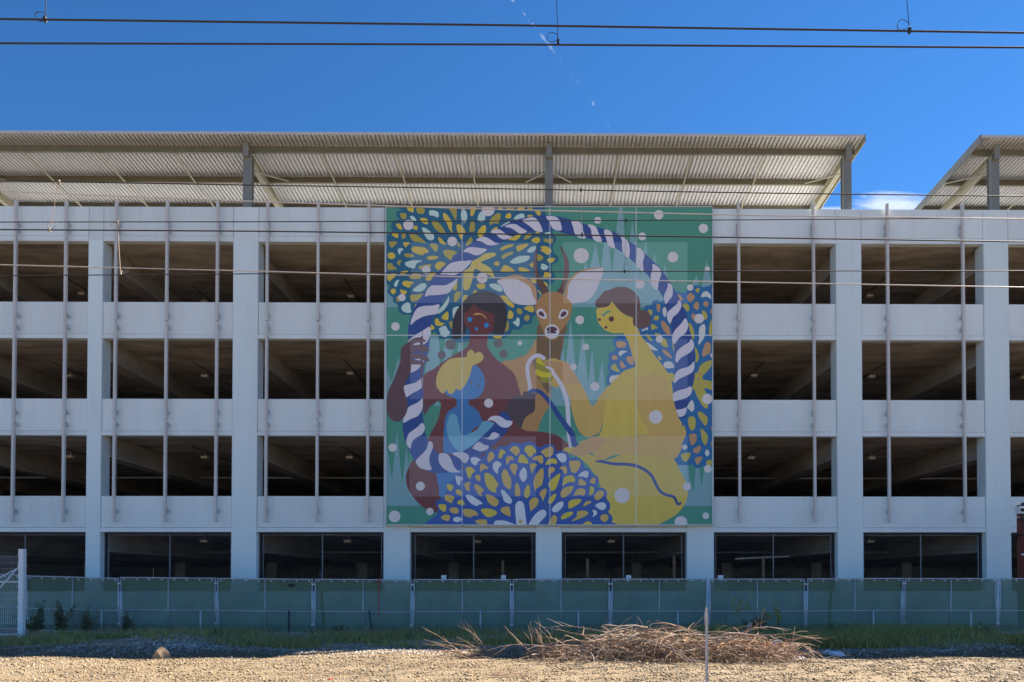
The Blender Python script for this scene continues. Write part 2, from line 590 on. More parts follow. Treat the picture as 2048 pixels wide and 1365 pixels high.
# vertical fins standing off the facade
fin_px = [-272, -172, -72, 28, 129, 230, 332, 433, 533, 635, 736, 1478.5, 1628.5, 1777, 1928, 2078, 2228]
fz = [(zz(410), zz(646)), (zz(648.5), zz(843)), (zz(845.5), zz(1046))]
for px in fin_px:
    x = at(px, 560, YF - 0.2).x
    mb = MB()
    for z1, z0 in fz:
        mb.box(x - 0.046, x + 0.046, YF - 0.19, YF - 0.08, z0, z1, ch=0.01)
    o = gpart(mb, 'fin', M['fin'])
    bb = MB()
    for py in (455, 468, 636, 660, 828, 852, 1024):
        z = zz(py)
        s = 1 if px < 1000 else -1
        bb.box(x - 0.025, x + 0.025, YF - 0.082, YF + 0.04, z - 0.05, z + 0.05)
        bb.box(x + s * 0.05 - 0.025, x + s * 0.05 + 0.025, YF - 0.11, YF - 0.081, z - 0.1, z + 0.1)
    h = bb.build('bracket', M['galv'])
    h.parent = o


# chain link in the ground floor openings
def link_mesh(x0, x1, z0, z1, y, p=0.085, r=0.0022):
    mb = MB()
    h = z1 - z0
    for s in (1, -1):
        t = x0 - h if s == 1 else x0
        while t < (x1 if s == 1 else x1 + h):
            # z - z0 = s*(x-t)
            pts = []
            for x in (t, t + s * h):
                pts.append((x, (z0 if x == t else z1)))
            (xa, za), (xb, zb) = pts
            # clip to x0..x1
            def cl_(x, z, xo, zo):
                if x < x0:
                    k = (x0 - x) / (xo - x) if xo != x else 2
                elif x > x1:
                    k = (x1 - x) / (xo - x) if xo != x else 2
                else:
                    return (x, z)
                return (x + (xo - x) * k, z + (zo - z) * k) if 0 <= k <= 1 else None
            A, B = cl_(xa, za, xb, zb), cl_(xb, zb, xa, za)
            if A and B and abs(A[0] - B[0]) > 0.01:
                mb.tube([(A[0], y + s * r * 0.8, A[1]), (B[0], y + s * r * 0.8, B[1])], r, 3, cap=False)
            t += p
    return mb


for i in range(len(CX) - 1):
    a, b = CX[i][1] + 0.004, CX[i + 1][0] - 0.004
    z0, z1 = OB[3] + 0.003, OT[3] - 0.004
    fr = MB()
    fr.box(a, a + 0.07, YF + 0.26, YF + 0.34, z0, z1).box(b - 0.07, b, YF + 0.26, YF + 0.34, z0, z1).box(a + 0.07, b - 0.07, YF + 0.26, YF + 0.34, z1 - 0.05, z1)
    f = gpart(fr, 'screen_frame', M['charcoal'])
    if -3 <= i - 3 <= 7:
        po = MB()
        xm = (a + b) / 2
        po.tube([(xm, YF + 0.3, z0 - 0.05), (xm, YF + 0.3, z1 - 0.05)], 0.024, 8)
        for x in (a + 0.13, b - 0.13):
            po.tube([(x, YF + 0.3, z0), (x, YF + 0.3, z1 - 0.05)], 0.016, 6)
            z = z0 + 0.1
            while z < z1 - 0.1:
                po.box(x - 0.022, x + 0.022, YF + 0.262, YF + 0.285, z - 0.014, z + 0.014)
                z += 0.36
        po.tube([(a + 0.07, YF + 0.3, z1 - 0.09), (b - 0.07, YF + 0.3, z1 - 0.09)], 0.016, 6)
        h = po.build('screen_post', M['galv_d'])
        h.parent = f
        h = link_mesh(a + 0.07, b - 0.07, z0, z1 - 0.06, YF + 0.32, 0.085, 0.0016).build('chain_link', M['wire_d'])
        h.parent = f
        tag(h, kind='stuff')
        th = MB().box(a + 0.5, a + 0.51, YF + 6, YF + 6.3, 0.02, 2.4)
# pale pipe lying high inside the opening right of the mural
gpart(MB().tube([at(1470, 1118, YF + 3.0), at(1578, 1113, YF + 3.2)], 0.03, 8), 'pale_pipe', M['white'])
for px, py0, w in ((1006, 1122, 0.05), (1175, 1118, 0.055), (1348, 1112, 0.055), (1526, 1116, 0.05)):
    p = at(px, py0, YF + 2.6)
    gpart(MB().box(p.x - w, p.x + w, p.y - w, p.y + w, 0.02, p.z), 'timber_prop', M['rock'])

# ------------------------------------------------------------------ rooftop canopies
CY0 = 24.5                                            # front edge of the canopy roof
SL = -(1267 - 1160) / FPX                             # fall towards the back
CD = 6.0


def canopy(name, label, x0, x1, posts, zf, open_left, open_right):
    root = empty(name, (x0, CY0, Z_TOP), label, 'canopy')
    inv = Matrix.Translation((-x0, -CY0, -Z_TOP))

    def part(mb, nm, m, smooth=False):
        o = mb.build(nm, m, None, smooth)
        o.parent = root
        o.matrix_parent_inverse = inv
        return o

    def zd(y):
        return zf + SL * (y - CY0)
    # corrugated roof sheets, six ribs to a sheet
    pitch, hgt = 0.1524, 0.065
    n = max(1, round((x1 - x0) / (6 * pitch)))
    pw = (x1 - x0) / (n * 6)
    prof = [(0, hgt), (0.28, hgt), (0.36, 0), (0.92, 0)]
    mb = MB()
    v, f = [], []
    for j in range(6):
        for u, h in prof:
            v.append(((j + u) * pw, h))
    v.append((6 * pw - 0.002, hgt))
    m = len(v)
    vv = [(x, 0, h) for x, h in v] + [(x, CD, h + SL * CD) for x, h in v] + [(x, 0, h + 0.006) for x, h in v] + [(x, CD, h + SL * CD + 0.006) for x, h in v]
    for j in range(m - 1):
        f.append((j, m + j, m + j + 1, j + 1))
        f.append((2 * m + j, 2 * m + j + 1, 3 * m + j + 1, 3 * m + j))
        f.append((j, j + 1, 2 * m + j + 1, 2 * m + j))
    mb.add(vv, f)
    first = mb.build('roof_sheet', M['sheet'], root)
    first.location = (0, 0, zd(CY0) - Z_TOP)
    for j in range(1, n):
        c = first.copy()
        COL.objects.link(c)
        c.location = (j * 6 * pw, 0, zd(CY0) - Z_TOP)
    # eave flashing on the front edge
    part(MB().box(x0, x1, CY0 - 0.03, CY0 - 0.004, zd(CY0) - 0.012, zd(CY0) + 0.075), 'eave_trim', M['sheet'])
    y = 25.12
    while y < CY0 + CD:                               # purlins, channel shaped
        z = zd(y) - 0.003
        pm = MB()
        pm.box(x0 + 0.06, x1 - 0.06, y - 0.006, y + 0.006, z - 0.23, z)
        pm.box(x0 + 0.06, x1 - 0.06, y + 0.006, y + 0.08, z - 0.012, z)
        pm.box(x0 + 0.06, x1 - 0.06, y + 0.006, y + 0.08, z - 0.23, z - 0.218)
        part(pm, 'purlin', M['steel_d'])
        y += 1.69
    for px in posts:                                  # posts with the sloping rafter they carry
        yb = 25.1
        x = at(px, 350, yb).x
        part(MB().box(x - 0.15, x + 0.15, yb - 0.13, yb - 0.115, OT[0] + 0.362, zd(yb) - 0.30).box(x - 0.15, x + 0.15, yb + 0.115, yb + 0.13, OT[0] + 0.362, zd(yb) - 0.30)
             .box(x - 0.1, x + 0.1, yb - 0.114, yb + 0.114, OT[0] + 0.362, zd(yb) - 0.305), 'post', M['steel_p'])
        rm = MB()
        ya, yc = 24.86, CY0 + CD - 0.3
        for (u0, u1, h0, h1) in ((-0.1, 0.1, -0.262, -0.247), (-0.012, 0.012, -0.52, -0.26), (-0.1, 0.1, -0.535, -0.52)):
            q = [(x + u0, ya, zd(ya) + h0), (x + u1, ya, zd(ya) + h0), (x + u1, yc, zd(yc) + h0), (x + u0, yc, zd(yc) + h0),
                 (x + u0, ya, zd(ya) + h1), (x + u1, ya, zd(ya) + h1), (x + u1, yc, zd(yc) + h1), (x + u0, yc, zd(yc) + h1)]
            rm.add(q, [(3, 2, 1, 0), (4, 5, 6, 7), (0, 1, 5, 4), (1, 2, 6, 5), (2, 3, 7, 6), (3, 0, 4, 7)])
        ro = part(rm, 'rafter', M['steel_g'])
        e = MB().box(x - 0.10, x + 0.10, ya - 0.02, ya - 0.002, zd(ya) - 0.55, zd(ya) - 0.02).build('end_plate', M['steel_p'])
        e.parent = ro
        part(MB().tube([(x - 0.02, yb, zd(yb) - 0.9), (x - 0.9, yb + 1.6, zd(yb + 1.6) - 0.25)], 0.025, 6), 'knee_brace', M['steel_g'])
        part(MB().tube([(x + 0.02, yb, zd(yb) - 0.9), (x + 0.9, yb + 1.6, zd(yb + 1.6) - 0.25)], 0.025, 6), 'knee_brace', M['steel_g'])
        part(MB().box(x - 0.22, x + 0.22, yb - 0.22, yb + 0.22, Z_TOP - 0.55, Z_TOP + 0.03), 'post_plinth', M['wall'])
    # light struts between the posts
    xp = [at(px, 350, 25.1).x for px in posts]
    step = BAY / 2
    x = xp[0] + step
    k = 1
    while x < x1 - 0.3:
        if min(abs(x - q) for q in xp) > 0.4:
            part(MB().tube([(x, 25.2, zd(25.2) - 0.27), (x, CY0 + CD - 0.4, zd(CY0 + CD - 0.4) - 0.27)], 0.03, 6), 'strut', M['steel_g'])
        x += step
    for flag, xe in ((open_left, x0), (open_right, x1)):
        if flag:
            s = 1 if xe == x1 else -1
            q = MB()
            xa, xb = sorted((xe + s * 0.003, xe + s * 0.05))
            v = [(x, y, zd(y) + h) for x in (xa, xb) for (y, h) in ((CY0 - 0.03, -0.20), (CY0 + CD, -0.20), (CY0 + CD, 0.08), (CY0 - 0.03, 0.08))]
            q.add(v, [(0, 1, 2, 3), (7, 6, 5, 4), (0, 4, 5, 1), (1, 5, 6, 2), (2, 6, 7, 3), (3, 7, 4, 0)])
            part(q, 'edge_fascia', M['steel_g'] if s == 1 else M['steel_p'])
    return root


zf = zz(267.5, CY0) - 0.07
canopy('rooftop_canopy', 'long corrugated metal canopy on steel posts above the mural', XL - 2.0, at(1728, 275, CY0).x, [-104 - 602 * 1, -104, 497, 1098, 1692], zf, True, True)
canopy('rooftop_canopy', 'corrugated metal canopy at right end of the roof, beyond the gap of sky', at(1962, 275, CY0).x, XR + 1.0, [1986, 2580, 3180], zf, True, True)

# ------------------------------------------------------------------ the printed mural
YM = YF - 0.20
TILE = {'A': (764, 408, 8.533), 'B': (980, 408, 8.533), 'C': (1196, 408, 8.533), 'D': (764, 560, 8.533), 'E': (980, 560, 8.533), 'F': (1196, 560, 8.533),
        'G': (764, 712, 8.533), 'H': (980, 712, 8.533), 'I': (1196, 712, 8.533), 'J': (764, 896, 8.533), 'K': (980, 896, 8.533), 'L': (1196, 896, 8.533),
        'N': (760, 850, 6.0235), 'M': (1090, 850, 5.851), 'P': (760, 650, 6.0235), 'X': (0, 0, 1.0)}
INK = {'gr': (66, 124, 112), 'mt': (104, 141, 152), 'W': (190, 190, 198), 'nv': (48, 70, 126), 'rw': (186, 186, 202),
       'te': (40, 88, 118), 'Y': (190, 170, 72), 'O': (142, 134, 70), 'p': (156, 182, 182), 'S': (160, 150, 82),
       'rb': (44, 94, 142), 'B': (156, 124, 96), 'o': (152, 145, 74), 'q': (172, 177, 180),
       'bb': (56, 84, 146), 'y': (188, 174, 74), 'g': (174, 150, 88), 'w': (176, 184, 194),
       'dt': (146, 115, 78), 'dn': (104, 88, 70), 'an': (92, 70, 68), 'ew': (196, 196, 208), 'ex': (80, 58, 66),
       'hr': (58, 55, 61), 'fc': (97, 60, 63), 'ar': (86, 68, 76), 'er': (84, 82, 84), 'be': (46, 120, 180), 'br': (180, 145, 80), 'hd': (72, 64, 72),
       'ba': (58, 104, 154), 'la': (92, 143, 168), 'bh': (190, 172, 98),
       'yl': (186, 167, 84), 'oc': (170, 145, 86), 'od': (158, 128, 92), 'yh': (93, 76, 75), 'g2': (72, 134, 122), 'lm': (186, 176, 52), 'ol': (132, 128, 62)}
SHAPES = []                                           # (ink, [(px, py), ...]) bottom to top


def smooth_loop(p, k=3):
    n = len(p)
    out = []
    for i in range(n):
        p0, p1, p2, p3 = p[i - 1], p[i], p[(i + 1) % n], p[(i + 2) % n]
        for j in range(k):
            t = j / k
            out.append(tuple(0.5 * (2 * b + (c - a) * t + (2 * a - 5 * b + 4 * c - d) * t * t + (3 * b - a - 3 * c + d) * t ** 3)
                             for a, b, c, d in zip(p0, p1, p2, p3)))
    return out


def tokens(s, tile):
    pts = []
    for t in s.split():
        if t.endswith(':'):
            tile = t[:-1]
            continue
        x, y = t.split(',')
        ox, oy, sc = TILE[tile]
        pts.append((ox + float(x) / sc, oy + float(y) / sc))
    return pts


def shapes(tile, text, k=3):
    for ln in text.strip().splitlines():
        for one in ln.split(';'):
            one = one.strip()
            if not one:
                continue
            ink, rest = one.split(None, 1)
            p = tokens(rest, tile)
            SHAPES.append((ink, smooth_loop(p, k) if k > 1 else p))


def dots(ink, text):
    for t in text.split():
        tl, c = t.split(':')
        x, y, r = (float(v) for v in c.split(','))
        ox, oy, s = TILE[tl]
        cx, cy, r = ox + x / s, oy + y / s, r / s
        n = 22 if r > 5 else 12
        SHAPES.append((ink, [(cx + r * math.cos(2 * math.pi * i / n), cy + r * math.sin(2 * math.pi * i / n)) for i in range(n)]))


def stroke(ink, pts, hw):
    p = [Vector(q) for q in pts]
    dense = []
    n = len(p)
    for i in range(n - 1):
        a, b, c, d = p[max(i - 1, 0)], p[i], p[i + 1], p[min(i + 2, n - 1)]
        h0, h1 = (hw[i], hw[i + 1]) if isinstance(hw, list) else (hw, hw)
        for j in range(4):
            t = j / 4
            q = 0.5 * (2 * b + (c - a) * t + (2 * a - 5 * b + 4 * c - d) * t * t + (3 * b - a - 3 * c + d) * t ** 3)
            dense.append((q, h0 + (h1 - h0) * t))
    dense.append((p[-1], hw[-1] if isinstance(hw, list) else hw))
    L_, R_ = [], []
    for i, (q, h) in enumerate(dense):
        d = dense[min(i + 1, len(dense) - 1)][0] - dense[max(i - 1, 0)][0]
        d.normalize()
        nn = Vector((-d.y, d.x))
        L_.append(tuple(q + nn * h))
        R_.append(tuple(q - nn * h))
    SHAPES.append((ink, L_ + R_[::-1]))


# background and the three ranges of spiky hills
shapes('X', '''gr 770,412 1428,412 1428,1054 770,1054
mt 1140,614.5 1158,570 1166,560 1169.8,524 1178,545 1191,487.7 1201,541 1213,448.4 1224,545 1238,413 1245,413 1253.4,525 1264.6,442 1280,552 1291.5,478 1300,565 1309,504 1320,575 1329.6,527.5 1340,585 1375,588 1392.9,550 1402,582 1413.4,520.5 1424,570 1428,614.5
mt 770,566 779,582 795,614.5 770,614.5
mt 1100,812 1103,760 1108,700 1125,692 1131,745 1141,635 1153,752 1166,664 1176,768 1184.5,697 1192,790 1205,720 1212,800 1214,812
mt 770,730 777,745 783,765 790,738 797.5,713 803,770 803,812 770,812
mt 770,890 776,905 784,960 794,860 804,968 813,895 822,955 830,970 842,1012 770,1012
mt 868,812 874,802 882,812''', 1)
shapes('P', '''mt 540,620 560,480 590,250 610,140 700,140 720,250 715,480
mt 760,450 770,300 790,140 900,140 860,400
mt 930,330 945,220 975,220 985,310''', 1)
shapes('L', 'mt 1300,290 1540,280 1560,500 1630,750 1670,330 1720,330 1770,680 1810,330 1990,300 1990,995 1450,995 1250,700', 1)
# upper left flower
shapes('A', '''te 370,20 330,100 255,130 250,220 300,265 190,300 150,400 180,460 110,505 60,600 -20,620 -20,1330 70,1360 130,1400 90,1490 140,1560 185,1600 195,1680 270,1720 290,1840 370,1890 480,1900 620,1950 840,2190 900,2180 960,2260 1010,2310 1190,2300 1260,2360 1460,2360 1520,2290 1900,2310 2060,2300 2190,2230 2225,2140 2340,2155 2410,2070 2540,2045 2575,1915 2640,1880 2700,1500 2905,1365 2955,1230 2915,1150 2895,1060 3005,980 3005,900 2925,830 2925,700 2985,600 2925,520 2905,450 2800,200 2775,80 2700,20''')
shapes('A', '''Y 430,40 530,40 535,145 480,135 440,110; O 590,75 720,75 715,165 630,170 595,130; p 805,125 870,110 965,150 955,235 880,205 815,195
O 310,165 400,160 420,200 405,260 340,255 315,210; p 480,215 510,205 565,240 585,300 520,290 490,250; Y 240,345 310,345 345,440 290,430 255,390
Y 545,385 600,380 600,445 560,440 530,420; Y 655,250 700,240 770,260 780,350 720,335 670,300; O 850,290 940,305 1020,380 1090,520 980,485 890,410
p 680,410 740,415 830,480 885,540 880,610 800,620 740,555 700,470; Y 1045,160 1090,170 1150,240 1195,320 1190,420 1205,490 1150,440 1110,340 1050,250
O 1130,50 1265,50 1265,275 1220,220 1180,140; p 1390,90 1440,140 1455,220 1440,290 1410,325 1370,290 1345,210 1355,140; Y 1500,35 1600,35 1590,120 1550,205 1510,200 1510,120
p 1690,130 1760,205 1745,290 1670,310 1630,240; O 1990,155 2030,190 2010,270 1980,340 1900,330 1860,370 1830,310 1870,240 1940,180
O 1545,290 1580,330 1585,400 1575,470 1490,470 1500,380 1520,310; Y 1290,350 1350,365 1400,420 1425,490 1385,530 1355,610 1320,560 1285,460 1270,390
Y 1750,365 1775,400 1770,470 1730,530 1690,600 1650,560 1630,500 1660,430 1710,380; Y 175,510 270,505 270,585 220,570 185,550; O 340,515 400,510 400,575 345,600 335,560
O 480,520 580,530 670,590 750,670 650,655 540,640 490,590; Y 960,575 1010,590 1060,650 1100,690 1040,695 980,650; O 1510,570 1550,610 1530,660 1490,740 1435,740 1440,670 1480,600
O 1290,640 1320,680 1340,740 1290,720; O 120,655 190,640 265,660 210,720 180,750 150,740 130,700; Y 365,665 420,655 480,670 430,710 415,745 390,730 370,700
p 270,780 310,755 350,765 370,785 325,810 305,865 275,830; Y 500,760 560,730 650,735 740,755 800,825 720,850 690,880 610,860 530,820; O 820,695 880,680 955,710 935,815 890,800 840,740
O 1045,805 1130,785 1280,825 1210,890 1175,965 1110,920 1060,870; Y 95,870 130,835 190,835 230,895 180,945 120,930; O 380,860 440,845 510,860 550,900 470,915 400,905
Y 760,915 830,890 920,890 965,915 890,950 800,955; p 390,1010 450,980 540,965 690,970 590,1020 555,1100 480,1090 410,1060; O 255,995 290,965 335,960 310,1020 310,1055 280,1040
O 95,1020 170,1020 200,1070 260,1105 180,1130 100,1120; O 630,1075 720,1045 830,1030 825,1080 760,1110 650,1120; Y 905,1050 960,990 1040,995 1090,1030 1020,1090 970,1135 920,1100
Y 310,1170 380,1145 440,1145 430,1175 370,1205 320,1200; Y 95,1210 230,1195 230,1230 170,1290 120,1320 90,1280; O 460,1250 530,1195 650,1200 660,1270 590,1285 500,1280
Y 850,1175 950,1190 900,1260 820,1310 750,1300 760,1240; Y 1905,1020 1960,980 2010,1020 1975,1060 1930,1050
S 1540,980 1640,930 1760,850 1900,835 1940,850 1930,890 1840,930 1720,980 1690,1005 1780,1050 1870,1120 1910,1220 1910,1260 1850,1230 1700,1160 1600,1110 1580,1120 1565,1150 1555,1250 1540,1297 1500,1427 1440,1477 1385,1437 1390,1250 1390,1160 1440,1120 1500,1080''')
dots('Y', 'A:1590,1000,32 A:1615,1085,30 A:1490,1140,26')
shapes('B', '''Y 135,30 215,30 200,90 150,90; O 280,30 410,30 400,100 290,95; Y 470,30 580,30 575,100 480,100; O 645,30 730,30 720,95 650,100; Y 770,125 860,130 865,180 840,205 810,190
Y 275,190 320,160 355,170 355,240 270,245; p 405,265 450,200 540,165 585,190 580,260 500,265; Y 645,195 720,195 745,235 690,240 640,230; p 190,380 250,340 330,300 335,340 270,390 210,405
Y 15,470 60,420 120,395 130,430 80,450; Y 310,610 400,560 480,530 525,540 490,590 440,625 360,620; O 575,605 630,510 710,505 690,570 640,600; Y 780,480 850,480 830,505 790,500
p 930,500 1025,480 1030,510 960,515; Y 705,620 780,570 850,590 850,640 800,675 730,650; O 925,595 1000,600 1070,590 1060,670 990,665 920,640; Y 175,765 260,715 390,690 385,725 300,755 205,795
Y 445,735 520,700 655,685 600,750 490,815 455,780; p 630,815 680,750 750,725 785,740 760,800 710,835; Y 865,730 960,725 1050,790 1030,840 980,870 920,830 860,800 885,770
O 195,900 250,855 390,815 390,850 310,890 220,940; O 800,870 860,870 915,920 880,960 850,980 800,950; Y 970,960 1020,925 1110,930 1080,990 1020,1010
p 340,990 430,920 530,890 670,890 675,930 620,980 500,1015 390,1020; p 870,1025 930,1030 995,1080 960,1120 910,1130 860,1090 880,1060
Y 185,1130 240,1050 300,1055 410,1130 380,1160 200,1160; Y 485,1095 560,1085 680,1135 620,1155 510,1150; Y 670,1045 735,1000 735,1085; Y 930,1170 1020,1180 1045,1220 1010,1255 900,1255 925,1215
Y 690,1290 780,1290 785,1360 720,1345''')
shapes('D', '''p 205,80 240,20 295,0 270,60 250,120 215,110; Y 350,45 400,15 550,45 500,80 470,135 390,110 350,80; Y 150,170 190,150 240,175 220,235 180,245 150,215; Y 310,165 370,180 425,195 400,250 330,230
O 240,310 280,280 300,370 255,370; p 525,185 580,120 680,60 755,75 745,140 690,190 620,205; O 480,260 570,255 710,235 650,320 570,365 490,355; Y 1215,160 1250,60 1280,20 1285,110 1270,170 1230,180
O 1225,330 1245,230 1300,195 1340,220 1330,290 1290,350 1245,385; Y 1625,70 1745,70 1760,130 1720,160 1650,150 1620,110; p 1835,75 1960,70 2048,140 2040,205 1940,180 1860,130
Y 1545,225 1590,175 1625,200 1580,235; Y 1395,265 1465,265 1440,320 1385,380 1380,330; p 330,470 380,410 440,385 485,420 485,480 500,550 430,565 350,530; Y 565,430 610,400 610,470 580,505 560,480
p 1140,280 1140,380 1080,490 1000,560 940,580 960,520 1040,430 1100,350; p 1220,480 1300,455 1310,480 1260,580 1220,660 1205,560; Y 1015,640 1120,540 1130,680 1060,680
Y 905,680 950,655 990,720 1065,745 1010,785 920,775 905,720; O 1145,720 1200,715 1195,830 1165,800; Y 820,800 850,765 900,830 830,860; p 975,830 1080,785 1120,850 1160,900 1130,940 1090,980 1020,960 990,900''')
shapes('E', '''Y 170,280 270,275 340,360 400,410 410,470 350,460 260,390; Y 300,650 330,520 380,550 400,600 375,660; O 455,510 490,485 540,510 555,560 520,590 470,570; Y 580,490 640,450 730,445 750,490 745,545 690,550
O 575,650 620,600 670,610 675,670 630,710 595,680; p 385,725 440,695 460,645 500,660 505,740 480,800 440,775; O 290,720 310,700 325,800 300,870 250,880 270,800; Y 45,955 130,960 200,955 185,1000 90,1000
Y 910,35 960,50 990,95 965,110 930,80; Y 800,175 840,190 880,250 850,235''')
# right flower
shapes('F', '''rb 780,500 830,440 920,430 930,370 1000,340 1080,370 1180,290 1290,230 1360,205 1440,220 1490,210 1530,150 1640,100 1720,95 1780,125 1880,115 1990,170 1990,1400 I: 1990,700 1990,1400 M: 1990,300 1960,440 1900,480 1860,480 1780,512 1730,470 1660,475 1590,470 1540,460 1500,300 I: 1200,800 F: 700,900
rb 400,950 270,1000 250,1080 300,1200 200,1240 170,1320 I: 190,90 160,200 190,280 150,350 150,430 180,510 640,500 F: 640,1300 560,1000''')
shapes('F', '''B 1000,415 1065,430 1050,545 1020,540 1000,480; q 1135,465 1170,510 1165,590 1140,640 1110,580 1100,520; o 1440,440 1490,400 1550,440 1560,500 1525,545 1490,500; o 850,520 890,505 935,545 905,610 880,580
o 950,640 1000,610 1045,635 1030,680 985,695 950,670; B 1075,720 1120,705 1190,780 1230,860 1235,950 1180,930 1110,850; o 905,775 940,755 1020,825 970,835 915,855; q 745,855 800,835 845,810 855,860 810,855 755,880
o 975,910 1050,920 1080,960 990,970; o 1110,1000 1160,1020 1190,1150 1110,1130 1070,1090; o 810,940 860,935 930,1040 870,1020; q 820,1070 880,1090 1015,1195 1000,1210 900,1180
B 1095,1195 1150,1200 1220,1260 1265,1335 1210,1320 1120,1250; o 1270,1060 1300,1090 1310,1130 1300,1220 1275,1150; o 1540,740 1590,760 1640,880 1640,1000 1600,1010 1580,900 1540,830
o 1650,1160 1690,1190 1720,1290 1715,1365 1690,1405 1660,1390 1670,1300; B 1355,260 1400,260 1445,330 1420,360 1380,340; o 1660,175 1700,140 1735,150 1730,185 1695,225
B 1520,280 1570,220 1620,250 1655,300 1580,385 1530,340; q 1760,295 1790,220 1850,195 1920,250 1930,330 1860,290; B 1630,430 1680,375 1720,400 1720,480 1690,515 1640,480; B 1800,400 1840,355 1880,390 1880,440 1835,465 1805,440
B 1915,540 1945,480 1950,570 1920,580; o 1775,540 1820,530 1860,590 1860,660 1820,680 1790,620; B 1590,620 1630,570 1680,640 1690,750 1640,700; o 1900,800 1945,670 1950,940 1900,945
q 1800,755 1830,790 1830,900 1810,990 1760,1060 1725,1110 1710,1070 1730,1000 1720,900 1740,800; B 1780,1310 1790,1200 1830,1090 1880,1060 1920,1100 1920,1220 1870,1280
B 305,1080 370,1045 470,1070 480,1120 440,1155 340,1155; q 350,1250 400,1210 500,1220 430,1260 380,1305; B 230,1320 270,1285 330,1310 320,1365 250,1367''')
shapes('I', '''B 480,40 520,10 590,20 610,140 560,150 500,100; B 370,120 410,85 440,140 475,185 420,215 385,180; o 220,190 270,145 310,145 330,210 380,275 300,265 240,230; q 195,400 220,345 280,335 360,335 220,465
o 1020,0 1090,45 1050,80; q 1120,130 1180,95 1260,110 1300,200 1180,215 1130,190; o 1185,305 1290,305 1300,420 1250,440
o 1645,300 1700,280 1760,150 1900,80 1945,85 1930,180 1860,270 1790,340 1790,400 1870,420 1950,450 1945,580 1870,560 1810,560 1850,640 1880,830 1860,900 1790,860 1720,750 1670,650 1640,570 1590,600 1600,520 1620,420
q 1600,755 1640,830 1640,910 1600,955 1550,910 1520,870; o 1705,960 1760,960 1860,1040 1870,1110 1835,1200 1760,1110 1715,1030; o 1535,1080 1580,1035 1640,1045 1670,1120 1650,1220 1600,1280 1550,1190
o 1430,1210 1470,1190 1500,1290 1470,1365 1440,1300''')
shapes('M', '''B 1690,115 1770,110 1765,200 1720,240 1695,190; o 1680,0 1760,10 1730,70 1700,50; B 1730,290 1815,245 1820,300 1770,340; o 1595,345 1700,325 1690,390 1640,435 1605,400; B 1755,390 1840,375 1820,430 1780,470
o 1890,425 1950,410 1945,470 1900,480; B 1940,30 1960,20 1955,90; o 1940,210 1958,200 1955,265; o 1820,40 1880,90 1905,150 1880,240 1840,190 1825,100; q 1870,330 1897,288 1925,330 1897,370''')
dots('q', 'M:1635,262,30')
dots('B', 'I:1748,300,28 I:1715,390,25 I:1740,485,25 I:1825,460,18 I:1700,575,22 I:1655,370,16')
# deer
shapes('E', '''dt 800,1000 700,1170 600,1290 H: 540,10 380,70 200,105 100,300 300,1000 520,1260 810,1285 830,1200 930,980 1010,870 1040,680 1045,530 1060,100 E: 1000,1000
dn 850,740 800,1000 790,1240 H: 720,80 800,330 870,460 1005,650 1045,530 1060,80 1190,75 E: 1210,1280 1250,1130 1260,1000 1300,760
dt 130,10 350,-70 450,-85 580,-50 720,60 790,160 800,400 700,300 600,100 300,20
dt 1250,410 1260,250 1320,50 1400,-60 1500,-140 1650,-190 1850,-205 1940,-190 1600,0 1350,390
ew 120,30 200,-5 420,-12 540,30 600,60 690,140 730,260 800,400 700,430 560,430 430,405 340,340 250,220 210,130
ew 1940,-190 1880,10 1800,200 1700,330 1580,380 1330,390 1330,200 1340,100 1400,0 1480,-90 1600,-150 1780,-180
an 900,260 860,160 800,50 760,-100 740,-250 760,-400 800,-560 805,-400 810,-200 850,-60 920,50 1010,215
an 1180,-587 1230,-547 1290,-447 1340,-327 1350,-147 1330,-7 1290,100 1245,250 1140,215 1200,120 1240,0 1255,-97 1260,-247 1240,-447
dt 890,260 1000,210 1120,210 1240,250 1390,400 1390,520 1350,680 1270,800 1190,890 1150,1000 1060,1025 950,990 910,880 850,740 790,600 765,450 800,380
ew 795,540 860,490 920,520 970,610 960,660 900,665 830,620
ex 830,560 870,535 910,570 930,625 880,620 835,590
ew 1335,540 1260,500 1200,540 1170,630 1175,665 1240,665 1310,620
ex 1305,560 1270,535 1220,570 1205,630 1250,630 1295,600''')
dots('ew', 'E:1057,882,125')
shapes('E', 'ex 970,830 1010,805 1070,800 1130,820 1145,860 1110,875 1135,900 1120,915 985,915 975,895 1000,880 970,860')
# woman on the left, with the child
shapes('D', '''hr 1195,1000 1200,800 1230,620 1300,480 1400,360 1500,265 1640,200 1780,190 1920,225 2030,300 2090,390 2125,500 2130,640 2125,760 2095,870 2060,930 1960,955 1890,900 1500,800 1440,850 1400,960 1290,1005
fc 1400,560 1480,520 1560,415 1640,480 1760,540 1920,600 1910,760 1890,880 1800,940 1790,1030 1520,1030 1510,900 1450,800 1400,720''', 2)
shapes('P', 'fc 1085,165 1070,230 1020,290 900,360 780,430 650,530 520,620 500,900 520,1040 620,975 705,915 735,960 720,1060 690,1160 600,1325 N: 560,200 470,340 380,450 320,580 315,680 350,800 450,930 560,1020 700,1065 760,1075 1500,1000 2048,500 M: 300,290 150,130 0,85 H: 1180,1365 900,1300 530,1240 P: 1680,1000 1690,830 1665,740 1640,640 1600,570 1520,500 1420,430 1340,340 1290,250 1285,170')
dots('er', 'D:1170,1105,90 D:1020,1285,70 E:140,1085,80 E:230,1265,70')
dots('be', 'D:1500,675,42 D:1783,775,42 D:1612,838,28')
shapes('D', 'br 1555,600 1600,572 1680,572 1750,615 1788,662 1770,655 1700,600 1620,595')
